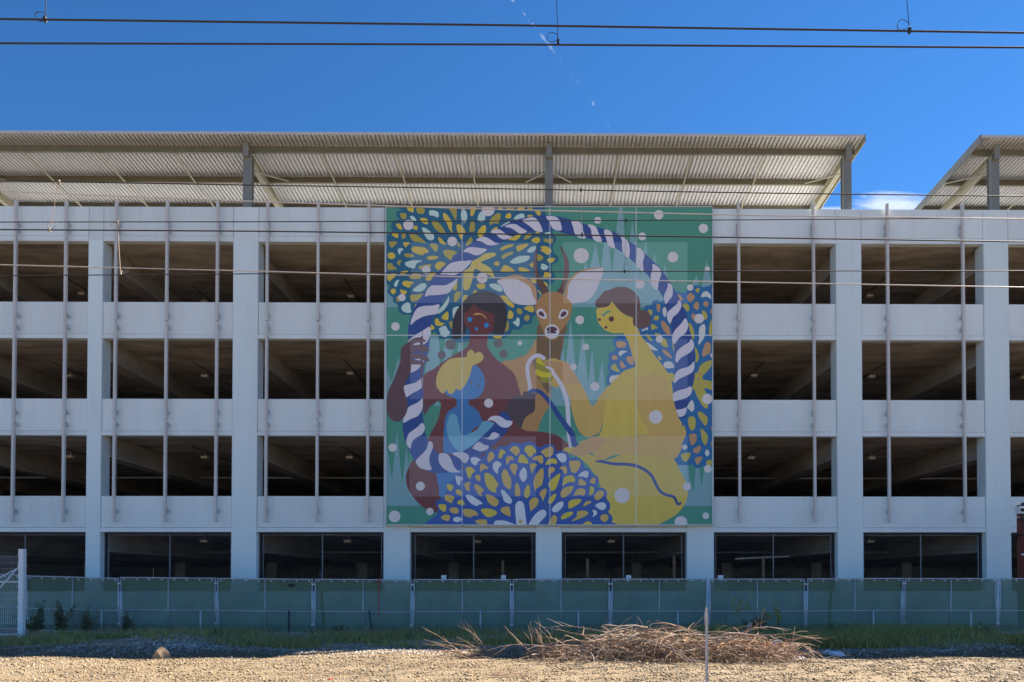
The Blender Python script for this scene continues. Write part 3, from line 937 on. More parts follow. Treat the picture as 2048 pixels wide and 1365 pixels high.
shapes('G', '''ba 1080,640 1180,700 1280,735 1480,745 1620,720 1720,610 1755,450 1730,320 1660,210 1600,170 1500,150 1300,200 1100,400
ba 1285,700 1480,700 1480,830 1580,890 1660,980 1700,1090 1720,1130 1640,1200 1500,1320 N: 1180,180 1000,340 790,345 765,330 765,100 G: 1062,1200 1080,1050 1150,930 1270,855
ba N: 690,560 685,650 710,760 735,880 1000,930 1010,560 850,540''')
shapes('P', '''la 800,1230 830,1110 870,1070 920,1090 945,1180 985,1330 1100,1300 1170,1260 1230,1175 1290,1158 1330,1170 1395,1190 1390,1215 1330,1250 1400,1265 1395,1285 1310,1310 1370,1340 1300,1345 1240,1340 1210,1390 1150,1470 1080,1520 1000,1535 930,1510 870,1440 820,1340
bh 675,690 690,600 740,500 830,420 920,395 1035,390 1050,340 1090,300 1130,320 1140,345 1200,325 1245,370 1240,420 1190,460 1110,500 1100,560 1060,660 1010,750 960,790 920,770 900,800 860,840 820,820 805,785 760,830 720,800 685,750''')
dots('er', 'P:1097,690,17 P:1210,655,15 P:1178,735,15')
# woman on the right
shapes('F', 'yl 240,370 290,440 380,540 500,620 600,650 590,700 620,780 680,830 720,930 800,1040 880,1150 950,1270 1020,1360 1100,1460 1200,1600 1250,1730 1275,1900 1285,2070 1340,2200 1400,2400 1430,2520 M: 1500,300 600,350 400,200 I: 20,1365 90,1100 110,850 140,700 170,560 240,450 370,320 480,240 640,180 F: 600,1340 560,1200 510,1040 440,925 430,905 260,910 140,870 60,800 0,720 -22,600 -22,490 100,470 200,430', 2)
shapes('F', 'yh -50,440 -40,360 30,290 100,200 200,170 290,130 400,118 520,140 630,210 700,310 725,420 725,520 800,515 870,570 900,650 900,740 850,800 760,825 680,820 610,780 590,700 595,645 480,600 360,520 280,420 240,375 200,430 120,470 30,475 -20,465', 2)
dots('ex', 'F:228,670,45 F:25,680,25 F:135,812,25')
shapes('F', 'g2 35,590 60,575 90,590 130,545 180,525 235,555 190,555 140,580 100,635 80,600', 2)
shapes('M', 'yl 210,300 330,260 700,420 900,345 1350,385 1500,395 1560,500 1640,650 1672,800 1640,920 1550,1040 1400,1130 1250,1180 740,1180 700,900 600,600 400,380', 2)
shapes('H', '''oc 920,80 1000,60 1080,40 1190,75 1330,120 1400,230 1520,430 1640,640 1740,875 1850,720 1950,590 2030,500 I: 170,560 130,720 110,850 90,1100 20,1320 H: 1780,1350 1680,1390 1560,1340 1470,1180 1400,950 1370,750 1330,660 1240,500 1160,540 1060,520 1010,470 930,110
od 920,80 1080,90 1240,110 1330,130 1420,260 1530,470 1400,490 1240,470 1100,330 1100,210 940,180''', 2)
shapes('I', 'oc 670,500 720,380 830,310 960,300 1090,340 1170,440 1210,580 1240,700 1290,780 1350,920 1380,1080 1430,1230 M: 1640,60 1650,120 1610,200 1590,300 1550,370 1500,398 1350,385 1200,370 1050,350 900,345 760,370 640,430 560,330 720,150 850,165 1000,135 1070,115 I: 870,1310 780,1130 700,950 670,800', 2)
# the big twisted rope
rope = [(1009, 824, 9), (1009, 841, 14), (1000.7, 856, 15), (990, 868, 14), (974, 883, 14), (961, 895, 13), (946, 906, 13), (928, 916, 13), (912, 926, 15), (891, 928, 18), (866, 924.7, 21), (846.3, 908, 22), (834.7, 885, 21), (827.2, 858, 22), (826, 830.4, 20),
        (829, 810, 16.5), (829, 790, 18), (827.3, 768, 19), (830, 752, 17), (834, 735.4, 14), (838, 705, 18), (838, 686.6, 21), (838, 671, 22), (839, 653.8, 22), (844.9, 631.5, 21), (856.6, 609, 20), (871.8, 587, 20), (882.4, 563.5, 19), (898.8, 546.3, 17),
        (919.9, 527.5, 16), (938.6, 507.6, 15), (962, 492.4, 14), (988.4, 477, 14), (1014, 463, 13), (1035.7, 453.7, 14), (1067.3, 447.8, 15), (1088.4, 447, 16), (1110, 447, 14.5), (1134.7, 453, 15), (1159.3, 460.7, 14), (1189.2, 467, 13),
        (1218.9, 474.8, 12.5), (1235.3, 483.6, 13.5), (1250, 493.5, 13), (1265.7, 504, 14), (1280.4, 517.6, 14), (1295.6, 531.6, 14), (1310.8, 547.5, 14), (1329.6, 574, 14), (1341.3, 594, 14), (1348.4, 615, 16.5), (1356.6, 635, 17), (1361.8, 664, 17.5),
        (1367.7, 690, 20), (1370, 722.5, 19.5), (1368.9, 752.4, 20.5), (1364.8, 781, 18), (1362.4, 802.8, 15), (1363, 819, 10.5), (1365, 838, 7)]
stroke('nv', [(a, b) for a, b, c in rope], [c for a, b, c in rope])
shapes('A', '''rw 1605,625 1660,580 1750,565 1850,610 1940,670 2000,680 1900,710 1790,700 1710,650; rw 1385,820 1440,760 1530,740 1660,755 1790,775 1740,830 1640,880 1560,870 1470,830
rw 1000,1200 1060,1120 1160,1020 1300,980 1430,975 1530,970 1440,1090 1340,1170 1220,1220 1110,1205''')
shapes('D', '''rw 735,290 760,190 840,100 960,95 1070,95 1180,50 1290,-20 1250,80 1150,210 1060,245 900,265 800,265; rw 490,770 510,650 590,500 700,450 860,440 980,425 940,560 900,590 800,605 680,640 570,700
rw 440,1060 540,960 680,880 810,800 830,920 790,1030 720,1100 600,1110 510,1130''')
shapes('G', '''rw 480,150 600,145 665,155 640,200 580,250 490,285; rw 375,520 450,490 560,460 640,410 690,350 700,440 680,540 600,600 500,650 415,710 385,620
rw 440,890 520,840 620,790 690,730 695,870 660,970 590,1040 490,1080 375,1145 360,1080 410,990; rw 560,60 620,40 700,75 720,110 640,80''')
shapes('N', '''rw 504,-23 535,10 538,60 500,120 430,160 385,210 365,290 325,240 320,180 345,110 400,65 460,20; rw 585,205 625,210 640,260 625,310 595,390 600,470 620,540 540,540 470,510 430,450 450,410 520,340 565,280
rw 720,345 800,350 850,400 880,480 920,540 975,570 900,575 840,570 770,530 720,470 705,410; rw 870,350 920,330 1000,330 1070,375 1050,465 1000,450 950,400; rw 1190,205 1250,240 1305,255 1300,290 1220,320 1150,300 1115,275
rw 1215,150 1300,160 1360,90 1440,120 1400,165 1330,180''')
shapes('P', 'rw 1295,1160 1330,1110 1400,1095 1460,1110 1520,1150 1595,1165 1570,1220 1510,1240 1450,1225 1390,1170 1330,1150')
shapes('B', '''rw 10,485 60,450 150,435 240,490 300,540 370,560 330,590 240,610 170,585 110,530; rw 250,390 330,350 440,350 520,400 630,470 580,500 510,510 430,460 350,410; rw 545,285 640,245 740,230 800,270 850,340 900,470 830,475 760,455 700,400 620,340
rw 955,220 1040,210 1120,220 1190,290 1225,440 1150,455 1080,430 1040,370 1010,300; rw 1390,300 1480,290 1540,320 1580,370 1590,470 1635,580 1570,590 1490,560 1440,490 1420,400; rw 1665,360 1740,360 1810,400 1850,490 1910,640 1830,645 1770,610 1735,520 1720,430''')
shapes('C', '''rw 100,455 180,450 240,500 255,600 290,750 230,750 170,700 140,600; rw 390,565 450,585 510,640 540,760 530,915 470,890 420,820 410,720 410,640; rw 660,755 720,760 780,830 790,910 765,1000 775,1150 710,1120 660,1050 650,950 665,850
rw 930,1030 990,1050 1060,1120 1080,1200 1040,1320 1010,1470 940,1430 900,1340 905,1200 930,1110''')
shapes('F', '''rw 1195,60 1250,80 1275,140 1270,270 1210,350 1160,415 1130,340 1130,260 1170,170 1190,110; rw 1380,345 1420,400 1415,480 1360,570 1280,640 1235,750 1190,690 1175,610 1190,550 1280,470 1350,410
rw 1490,655 1535,740 1530,830 1480,920 1380,1000 1310,1095 1265,1040 1270,950 1320,850 1410,760; rw 1590,1010 1640,1100 1620,1190 1540,1260 1420,1330 1335,1420 1325,1300 1360,1210 1450,1130 1550,1070''')
shapes('I', '''rw 1640,95 1645,210 1600,290 1500,340 1380,400 1305,470 1300,390 1330,290 1400,230 1530,190 1600,140; rw 1580,520 1600,580 1580,660 1500,720 1400,750 1290,775 1280,700 1285,640 1380,590 1500,560
rw 1340,925 1430,910 1510,880 1505,960 1470,1020 1385,1045 1360,990''')
# arm and fingers closing round the rope, and the other hands
shapes('D', '''ar 500,1010 480,1040 330,1170 320,1365 G: 310,100 200,400 110,600 75,800 90,970 150,1080 250,1130 340,1090 410,990 440,880 420,740 380,600 375,520 430,400 485,290 500,150 D: 520,1240
ar 480,1040 560,995 650,988 755,1040 690,1065 580,1075 500,1130; ar 480,1130 620,1115 720,1115 800,1180 810,1210 760,1228 650,1210 580,1215 480,1250
ar 480,1260 650,1270 740,1290 800,1345 805,1390 780,1400 700,1362 560,1345 480,1350; ar 470,1365 560,1367 700,1417 738,1450 710,1475 640,1448 470,1440''')
shapes('D', 'ar 700,790 690,930 650,980 640,800 G: 705,760 960,755 830,850 700,935')
shapes('H', 'hd 490,650 560,680 560,630 600,605 650,620 720,640 790,650 770,750 770,880 745,960 630,1030 570,1120 530,1240 480,1200 400,1110 300,1000 260,880 330,750 400,700', 2)
shapes('H', '''lm 790,60 830,30 880,70 930,150 950,185 870,150 800,130; ol 790,130 880,160 950,190 1040,240 1090,270 970,290 850,260 785,220; lm 780,230 870,260 970,290 1090,280 1080,330 1000,370 880,365 790,320
ol 850,370 1000,370 1080,350 1050,430 1000,460 880,450''', 2)
tk = lambda s, t: tokens(s, t)
stroke('rw', tk('680,615 680,500 650,350 640,200 680,80 760,10 830,-5 900,30 935,65', 'H'), 4.0)
stroke('rw', tk('950,190 1050,230 1090,310 1200,470 1260,600 1310,750 1330,950 1340,1180 M: 280,120 295,270', 'H'), [2, 2.5, 3.5, 4, 4, 4.2, 4.2, 4.2, 4, 2.5])
stroke('nv', tk('650,630 700,603 790,598 870,630 970,730 1060,850 1150,985 1280,1170 1400,1340 M: 340,210 400,290', 'H'), [2, 3.5, 4, 4.2, 4.4, 4.6, 4.8, 5.2, 5.6, 5.4, 4])
shapes('M', 'od 300,320 330,280 400,230 450,190 530,150 600,140 720,165 680,220 620,280 540,330 440,360 340,360; yl 440,290 500,255 500,270 450,300')
stroke('nv', tk('590,432 650,428 800,457 950,462 1070,482 1170,530 1250,600 1300,700 1350,780 1420,820 1500,840 1530,880 1545,920 1570,928 1592,905', 'M'), [0.8, 2.8, 3, 3, 3.1, 3, 3, 2.9, 2.8, 2.7, 2.6, 2.5, 2.5, 2.5, 2.2])
# lower flower
shapes('N', 'bb 690,1230 680,1090 700,1010 670,960 680,920 740,890 780,840 800,720 850,690 920,600 1000,570 1010,500 1060,430 1080,390 1140,370 1200,390 1260,370 1280,310 1330,285 1400,300 1430,260 1500,260 1550,240 1600,210 1680,225 1720,220 1790,200 1860,220 1910,270 M: 0,235 60,225 110,245 130,300 200,300 270,340 300,390 370,385 440,430 460,500 510,510 550,560 560,590 610,600 630,660 610,720 640,740 690,745 725,800 720,860 760,920 760,990 740,1020 790,1080 780,1140 745,1200')
shapes('J', '''g 1795,170 1830,90 1870,60 1920,130 1900,190 1825,250 1800,210; w 1510,200 1540,165 1600,160 1685,205 1640,240 1605,300 1540,270; y 1425,370 1470,325 1530,335 1590,395 1540,440 1500,535 1460,480; g 1680,290 1730,275 1820,350 1740,365 1680,410
w 1890,290 1930,235 1990,235 2040,290 1990,350 1970,445 1900,370; g 1590,480 1630,460 1675,475 1675,570 1610,545; y 1755,440 1820,435 1900,490 1950,570 1990,630 1950,690 1945,765 1830,720 1760,590; w 1255,490 1300,480 1390,525 1340,570 1330,640 1280,610
g 1410,610 1510,585 1490,660 1500,740 1430,710; y 1105,640 1140,615 1220,660 1180,740 1120,705; y 1255,740 1300,705 1365,750 1350,815 1280,790; g 1570,640 1640,635 1740,720 1700,770 1690,830 1620,760
g 1065,840 1110,795 1240,840 1210,890 1190,945 1090,900; y 1280,930 1365,880 1415,970 1330,975; w 1435,810 1500,805 1600,860 1720,950 1650,970 1630,995 1530,960 1450,870; g 1775,800 1850,805 1960,870 1995,930 1940,1000 1850,970 1790,880
y 965,970 1090,975 1080,1090 1000,1060; g 1150,1050 1220,1015 1300,1040 1295,1120 1190,1110; g 1385,1060 1450,1040 1590,1075 1640,1150 1560,1160 1500,1190 1400,1150; y 1690,1050 1800,1035 1930,1070 1960,1130 1820,1190 1720,1120
g 1005,1185 1080,1140 1160,1165 1135,1250 1050,1230; w 1215,1210 1260,1180 1320,1185 1375,1225 1290,1270 1220,1250; g 1590,1245 1680,1225 1780,1230 1785,1310 1640,1300; g 1390,1330 1450,1305 1540,1330''')
shapes('K', '''y 145,150 160,60 200,25 270,80 220,120 200,180 150,170; g 335,40 400,-30 480,-10 510,70 445,135 390,90; y 585,20 640,-40 730,-30 795,70 740,100 700,165 630,110; g 870,65 980,0 1060,-20 1080,40 1060,130 965,165 920,120
y 480,200 510,125 570,120 640,200 650,270 560,260 490,250; g 275,180 330,140 380,150 405,205 340,215 290,295; g 720,205 770,150 890,135 905,250 860,265 800,215; y 950,295 980,210 1060,180 1130,200 1140,280 1060,265
w 1130,130 1210,90 1290,120 1305,200 1280,240 1215,245; g 1350,240 1440,220 1530,225 1545,300 1500,380 1465,425 1390,410; g 335,320 380,270 440,280 475,330 445,400 430,475 380,420; w 575,335 620,380 630,500 600,560 565,585 520,530 500,460 530,380
g 675,290 730,265 800,290 750,360 720,440; g 1185,345 1250,310 1310,340 1310,430 1275,450 1245,390; y 1240,600 1270,500 1370,470 1430,490 1450,580 1330,590 1235,655; w 1505,485 1560,420 1640,395 1680,420 1660,515 1590,495
g 1520,540 1580,545 1640,600 1635,640 1515,635; g 1705,590 1740,520 1790,510 1800,580 1785,615; g 200,440 240,370 290,390 330,470 365,560 345,710 250,650 205,540; g 430,640 465,600 500,660 515,740 510,820 430,810
y 585,820 590,720 650,630 680,680 680,800 630,860; g 740,590 790,450 890,345 915,420 890,620 790,700 770,740; y 990,620 1080,510 1195,435 1190,520 1120,700 1050,740 1020,680; g 995,400 1000,350 1060,325 1105,350 1100,400 1040,440 1000,500
g 1205,760 1260,690 1340,660 1430,660 1370,770 1270,850 1215,835; g 1430,815 1470,730 1540,690 1620,710 1630,760 1600,815 1530,805; y 1710,660 1770,680 1770,760 1700,815; g 1775,840 1830,750 1900,725 1945,770 1920,840 1830,895
w 185,725 240,730 320,820 375,890 350,955 250,920 210,820; g 845,790 890,720 960,700 960,770 920,870 905,915 870,830; y 990,910 1060,810 1130,790 1110,870 1045,955 1010,950; w 430,1040 445,950 500,908 560,930 590,1020 605,1150 615,1340 470,1340 440,1180
w 660,1330 720,1200 810,1100 900,1055 955,1090 955,1160 880,1240 780,1340; w 70,1290 100,1245 220,1240 330,1270 430,1330 90,1340; g 670,930 720,860 800,850 830,910 800,990 720,1060 695,1085 680,1010; w 1060,1040 1130,960 1220,915 1255,950 1230,1020 1140,1100 1065,1085
y 1340,1030 1345,920 1430,880 1550,875 1550,920 1480,980 1400,1025; g 1590,1000 1630,920 1720,905 1720,940 1660,975; w 1795,990 1860,940 1940,935 1980,980 1970,1030 1905,1065; w 1745,1065 1810,1070 1825,1130 1750,1180 1770,1120
g 1880,1200 1920,1140 1990,1140 2025,1190 1990,1250 1945,1270; g 1385,1250 1480,1170 1490,1085 1620,1075 1680,1110 1640,1160 1510,1220; y 1215,1170 1290,1110 1400,1090 1420,1120 1350,1180 1230,1225; g 985,1330 1060,1170 1110,1150 1150,1220 1090,1330
y 1560,1330 1650,1260 1720,1265 1730,1330; g 180,1050 250,1005 330,1015 350,1165 270,1145 200,1100''')
dots('g', 'K:520,1258,35')
dots('W', 'A:450,362,88 A:1198,643,83 A:755,1130,72 A:1710,1265,92 A:1812,105,108 D:340,303,63 D:230,797,72 C:1036,187,80 B:1838,283,60 C:755,557,67 C:1798,420,80 B:1557,885,130 C:1278,910,90 C:1866,1112,43 F:717,75,78 F:1572,133,55 F:1727,662,82 '
          'E:1532,685,74 E:510,1080,42 E:1636,1147,55 H:1425,190,57 H:1790,525,77 F:1050,1015,62 G:1820,808,78 I:985,1045,115 I:1865,737,90 J:655,655,77 J:817,1087,62 J:215,1172,100 N:152,275,50 L:412,815,132 L:1515,660,70 L:1875,358,66 L:1840,1160,57 L:1415,1275,110 F:1960,1290,45')

# light through the cloth over the open decks is painted in as paler print; welded seams are paler too
BACKLIT = [(822, 1073, 485, 606.5), (1126, 1375, 485, 607), (820.5, 1072.5, 678.5, 798.5), (1125, 1375, 678.5, 800), (818.5, 1072, 873, 993.5), (1124, 1375, 872.5, 993.5)]
ML, MR, MT, MBT = 772.0, 1425.0, 414.5, 1050.5
SEAM_X = [924.3, 1099.8, 1272.5]
SEAM_Y = [671.0]
mural = empty('mural', at((ML + MR) / 2, MBT, YM), 'huge printed mural of two women, a child and a deer inside a rope ring', 'mural')
minv = Matrix.Translation(-mural.location)
v2, e2 = [], []


def loop2(pts):
    b = len(v2)
    v2.extend(Vector(p) for p in pts)
    n = len(pts)
    e2.extend((b + i, b + (i + 1) % n) for i in range(n))


def clip(pts):
    """clip a polygon to the cloth's rectangle"""
    for ax, lim, s in ((0, ML, 1), (0, MR, -1), (1, MT, 1), (1, MBT, -1)):
        out = []
        for i, c in enumerate(pts):
            p = pts[i - 1]
            ci, pi_ = s * (c[ax] - lim) >= 0, s * (p[ax] - lim) >= 0
            if ci != pi_:
                t = (lim - p[ax]) / (c[ax] - p[ax])
                out.append((p[0] + (c[0] - p[0]) * t, p[1] + (c[1] - p[1]) * t))
            if ci:
                out.append(c)
        pts = out
        if not pts:
            break
    return pts


SHAPES = [(k, clip(p)) for k, p in SHAPES]
SHAPES = [(k, p) for k, p in SHAPES if len(p) > 2]
for k, p in SHAPES:
    loop2(p)
for x0, x1, y0, y1 in BACKLIT:
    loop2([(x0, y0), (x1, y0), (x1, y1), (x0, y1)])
for x in SEAM_X:
    for d in (-1.1, 0, 1.1):
        b = len(v2)
        v2.extend((Vector((x + d, MT)), Vector((x + d, MBT))))
        e2.append((b, b + 1))
for y in SEAM_Y:
    for d in (-0.9, 0, 0.9):
        b = len(v2)
        v2.extend((Vector((ML, y + d)), Vector((MR, y + d))))
        e2.append((b, b + 1))
ov, oe, of, _, _, _ = delaunay_2d_cdt(v2, e2, [], 0, 1e-4)
ov = np.array([(p.x, p.y) for p in ov])
of = np.array([f for f in of if len(f) == 3])
cen = ov[of].mean(axis=1)


def inside(poly, pts):
    poly = np.array(poly)
    lo, hi = poly.min(0), poly.max(0)
    idx = np.nonzero(((pts >= lo) & (pts <= hi)).all(1))[0]
    q = pts[idx]
    r = np.zeros(len(q), bool)
    a = poly
    b = np.roll(poly, -1, axis=0)
    for (x0, y0), (x1, y1) in zip(a, b):
        if y0 == y1:
            continue
        c = ((y0 > q[:, 1]) != (y1 > q[:, 1])) & (q[:, 0] < (x1 - x0) * (q[:, 1] - y0) / (y1 - y0) + x0)
        r ^= c
    return idx[r]


INKGAIN = np.array((1.85, 1.68, 1.44))
face_c = np.zeros((len(of), 3))
for k, p in SHAPES:
    face_c[inside(p, cen)] = lin(INK[k])
lum_ = (face_c * np.array((0.25, 0.6, 0.15))).sum(1)[:, None]
face_c = np.clip((face_c * 0.97 + lum_ * 0.03) * INKGAIN, 0, 2)
face_c /= np.maximum(face_c.max(1) / 0.8, 1)[:, None]
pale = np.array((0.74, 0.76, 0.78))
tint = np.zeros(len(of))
for x0, x1, y0, y1 in BACKLIT:
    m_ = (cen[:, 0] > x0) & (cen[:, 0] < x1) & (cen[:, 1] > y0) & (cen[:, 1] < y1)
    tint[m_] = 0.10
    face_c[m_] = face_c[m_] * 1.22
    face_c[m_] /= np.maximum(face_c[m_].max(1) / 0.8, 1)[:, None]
for x in SEAM_X:
    tint[np.abs(cen[:, 0] - x) < 1.1] = 0.55
for y in SEAM_Y:
    tint[np.abs(cen[:, 1] - y) < 0.9] = 0.9
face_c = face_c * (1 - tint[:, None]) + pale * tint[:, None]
tri = ov[of]
area = np.abs((tri[:, 1, 0] - tri[:, 0, 0]) * (tri[:, 2, 1] - tri[:, 0, 1]) - (tri[:, 1, 1] - tri[:, 0, 1]) * (tri[:, 2, 0] - tri[:, 0, 0]))
ok = area > 1e-5

pm = bpy.data.materials.new('printed_mesh_cloth')
pm.use_nodes = True
PN, PL = pm.node_tree.nodes, pm.node_tree.links
pb = PN['Principled BSDF']
pb.inputs['Roughness'].default_value = 0.7
pb.inputs['Specular IOR Level'].default_value = 0.2
pa = PN.new('ShaderNodeAttribute')
pa.attribute_name = 'print'
pt = PN.new('ShaderNodeTexCoord')
pmap = PN.new('ShaderNodeMapping')
pmap.inputs['Scale'].default_value = (3.0, 1.0, 0.35)
PL.new(pt.outputs['Object'], pmap.inputs['Vector'])
pn_ = PN.new('ShaderNodeTexNoise')
pn_.inputs['Scale'].default_value = 1.2
pn_.inputs['Detail'].default_value = 6
PL.new(pmap.outputs[0], pn_.inputs['Vector'])
pr = PN.new('ShaderNodeMapRange')
pr.inputs['To Min'].default_value = 0.93
pr.inputs['To Max'].default_value = 1.07
PL.new(pn_.outputs[0], pr.inputs['Value'])
ph = PN.new('ShaderNodeHueSaturation')
PL.new(pr.outputs[0], ph.inputs['Value'])
PL.new(pa.outputs['Color'], ph.inputs['Color'])
PL.new(ph.outputs[0], pb.inputs['Base Color'])
# faint billow of the stretched cloth
pnb = PN.new('ShaderNodeTexNoise')
pnb.inputs['Scale'].default_value = 0.9
PL.new(pmap.outputs[0], pnb.inputs['Vector'])
pbp = PN.new('ShaderNodeBump')
pbp.inputs['Strength'].default_value = 0.12
pbp.inputs['Distance'].default_value = 0.05
PL.new(pnb.outputs[0], pbp.inputs['Height'])
PL.new(pbp.outputs[0], pb.inputs['Normal'])

bx = [ML] + SEAM_X + [MR]
by = [MT] + SEAM_Y + [MBT]
rowname = ['upper', 'lower']
for r in range(len(by) - 1):
    for c in range(len(bx) - 1):
        m_ = ok & (cen[:, 0] > bx[c]) & (cen[:, 0] < bx[c + 1]) & (cen[:, 1] > by[r]) & (cen[:, 1] < by[r + 1])
        ff = of[m_]
        used, inv_ = np.unique(ff, return_inverse=True)
        vv = [tuple(at(*ov[u], YM)) for u in used]
        faces = inv_.reshape(-1, 3)
        # face the camera (-Y)
        fl = []
        for a, b, d in faces:
            A, B, D = (Vector(vv[i]) for i in (a, b, d))
            fl.append((a, b, d) if (B - A).cross(D - A).y < 0 else (a, d, b))
        me = bpy.data.meshes.new('print_panel')
        me.from_pydata(vv, [], fl)
        ca = me.color_attributes.new('print', 'FLOAT_COLOR', 'CORNER')
        cc = np.ones((len(fl) * 3, 4), np.float32)
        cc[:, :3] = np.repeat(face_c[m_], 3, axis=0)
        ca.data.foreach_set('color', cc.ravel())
        me.materials.append(pm)
        o = bpy.data.objects.new('print_panel', me)
        COL.objects.link(o)
        o.parent = mural
        o.matrix_parent_inverse = minv
        g0, g1 = at(bx[c], by[r], YM), at(bx[c + 1], by[r + 1], YM)
        b_ = MB().box(min(g0.x, g1.x) + 0.02, max(g0.x, g1.x) - 0.02, YM + 0.004, YM + 0.03, g1.z + 0.02, g0.z - 0.02).build('backing_frame', M['alu'])
        b_.parent = o
# thin aluminium frame round the whole cloth, on standoffs from the wall
a_, b_ = at(ML, MT, YM), at(MR, MBT, YM)
al, bl = at(ML, MBT, YM), at(MR, MT, YM)
x0, x1, z0, z1 = (a_.x + al.x) / 2, (b_.x + bl.x) / 2, b_.z, a_.z
fm = MB()
w = 0.035
for p, q in ((at(ML, MT, YM), at(MR, MT, YM)), (at(ML, MBT, YM), at(MR, MBT, YM)), (at(ML, MT, YM), at(ML, MBT, YM)), (at(MR, MT, YM), at(MR, MBT, YM))):
    d = (q - p).normalized()
    n = Vector((-d.z, 0, d.x)) * w / 2
    yv = Vector((0, 0.03, 0))
    p, q = p - d * w / 2, q + d * w / 2
    p.y = q.y = YM
    c8 = [p - n - yv, q - n - yv, q - n + yv, p - n + yv, p + n - yv, q + n - yv, q + n + yv, p + n + yv]
    fm.add(c8, [(3, 2, 1, 0), (4, 5, 6, 7), (0, 1, 5, 4), (1, 2, 6, 5), (2, 3, 7, 6), (3, 0, 4, 7)])
o = fm.build('frame', M['alu'])
o.parent = mural
o.matrix_parent_inverse = minv
so = MB()
for i in range(5):
    for j in range(5):
        px, py = bx[i], by[0] + (by[2] - by[0]) * j / 4
        p = at(px, py, YM)
        so.box(p.x - 0.03, p.x + 0.03, YM + 0.031, YF + 0.03, p.z - 0.04, p.z + 0.04)
o = so.build('standoff', M['alu'])
o.parent = mural
o.matrix_parent_inverse = minv

# ------------------------------------------------------------------ temporary fence
YFE = 21.3
ORD = ['first', 'second', 'third', 'fourth', 'fifth', 'sixth', 'seventh', 'eighth', 'ninth', 'tenth', 'eleventh', 'twelfth']
fpx = [-148, 47, 237, 432, 627, 825, 1024, 1222, 1417, 1612, 1808, 1998, 2194]
ftop = [1150, 1150, 1155, 1156.5, 1158.5, 1160, 1160, 1159, 1159, 1159, 1158, 1158, 1158]
PH = 1.70
lmesh = {}
leans = [-0.5, -1.6, -1.0, -0.4, 0.3, -0.3, 0.5, 1.0, 0.2, 1.5, 1.8, 1.6]
for i in range(len(fpx) - 1):
    a, b = at(fpx[i] + 1.7, 1160, YFE), at(fpx[i + 1] - 1.7, 1160, YFE)
    w = b.x - a.x
    zt = at(fpx[i], (ftop[i] + ftop[i + 1]) / 2, YFE).z
    root = empty('chain_link_fence', (a.x, YFE + random.uniform(-0.03, 0.03), zt - PH), ('chain-link fence panel with green cloth, %s panel right of the white wire gate' % ORD[i - 1]) if i else 'chain-link fence panel with green cloth seen through the white wire gate', 'fence panel', 'temporary fence panels along the garage')
    dz = at(fpx[i + 1], ftop[i + 1], YFE).z - at(fpx[i], ftop[i], YFE).z
    root.rotation_euler = (R(random.uniform(-1, 1)), -math.atan2(dz, w), 0)
    sk = math.tan(R(leans[i])) * PH                    # posts out of plumb
    zm = 0.70

    def q(u, z):
        return (u + sk * (z / PH - 1), 0, z)
    for u in (0.022, w - 0.022):
        MB().tube([q(u, -0.02), q(u, PH - 0.02)], 0.021, 8).build('post', M['galv'], root, True)
    MB().tube([q(w / 2, 0), q(w / 2, PH - 0.02)], 0.015, 8).build('middle_post', M['galv'], root, True)
    MB().tube([q(0, PH), q(w, PH)], 0.021, 8).build('top_rail', M['galv'], root, True)
    MB().tube([q(0.02, zm), q(w - 0.02, zm)], 0.018, 8).build('middle_rail', M['galv'], root, True)
    MB().tube([q(0.02, 0.02), q(w - 0.02, 0.02)], 0.018, 8).build('bottom_rail', M['galv'], root, True)
    lk = link_mesh(0.03, w - 0.03, 0.03, PH - 0.02, 0.018)
    lk.v = [(x + sk * (z / PH - 1), y, z) for x, y, z in lk.v]
    tag(lk.build('chain_link', M['wire'], root), kind='stuff')
    # cloth tied to the back of the panel, sagging a little between its ties
    NX, NZ = 26, 10
    vv, ff = [], []
    ph = random.uniform(0, 6)
    for jz in range(NZ + 1):
        for jx in range(NX + 1):
            u, t = jx / NX, jz / NZ
            sag = 0.022 * (abs(math.sin(u * math.pi * 7)) - 0.5) * (t > 0.92)
            z = 0.05 + (PH - 0.085) * t + sag
            y = 0.062 + 0.024 * math.sin(u * 9 + ph + t * 3) + 0.016 * math.sin(u * 23 + ph * 2 - t * 5)
            x = 0.03 + (w - 0.06) * u
            vv.append((x + sk * (z / PH - 1), y, z))
    for jz in range(NZ):
        for jx in range(NX):
            k = jz * (NX + 1) + jx
            ff.append((k, k + 1, k + NX + 2, k + NX + 1))
    c = MB()
    c.add(vv, ff)
    c.build('windscreen_cloth', M['screen'], root, True)
    tm = MB()
    for j in range(8):
        u = 0.12 + (w - 0.24) * j / 7
        tm.box(u - 0.012, u + 0.012, -0.026, 0.03, PH - 0.075, PH - 0.03)
    tm.build('cloth_tie', M['white'], root)
    cm = MB()
    for z in (PH - 0.15, 0.3):
        p0 = q(w - 0.01, z)
        cm.box(p0[0] - 0.03, p0[0] + 0.08, -0.032, 0.03, z - 0.022, z + 0.022)
    cm.build('clamp', M['alu'], root)

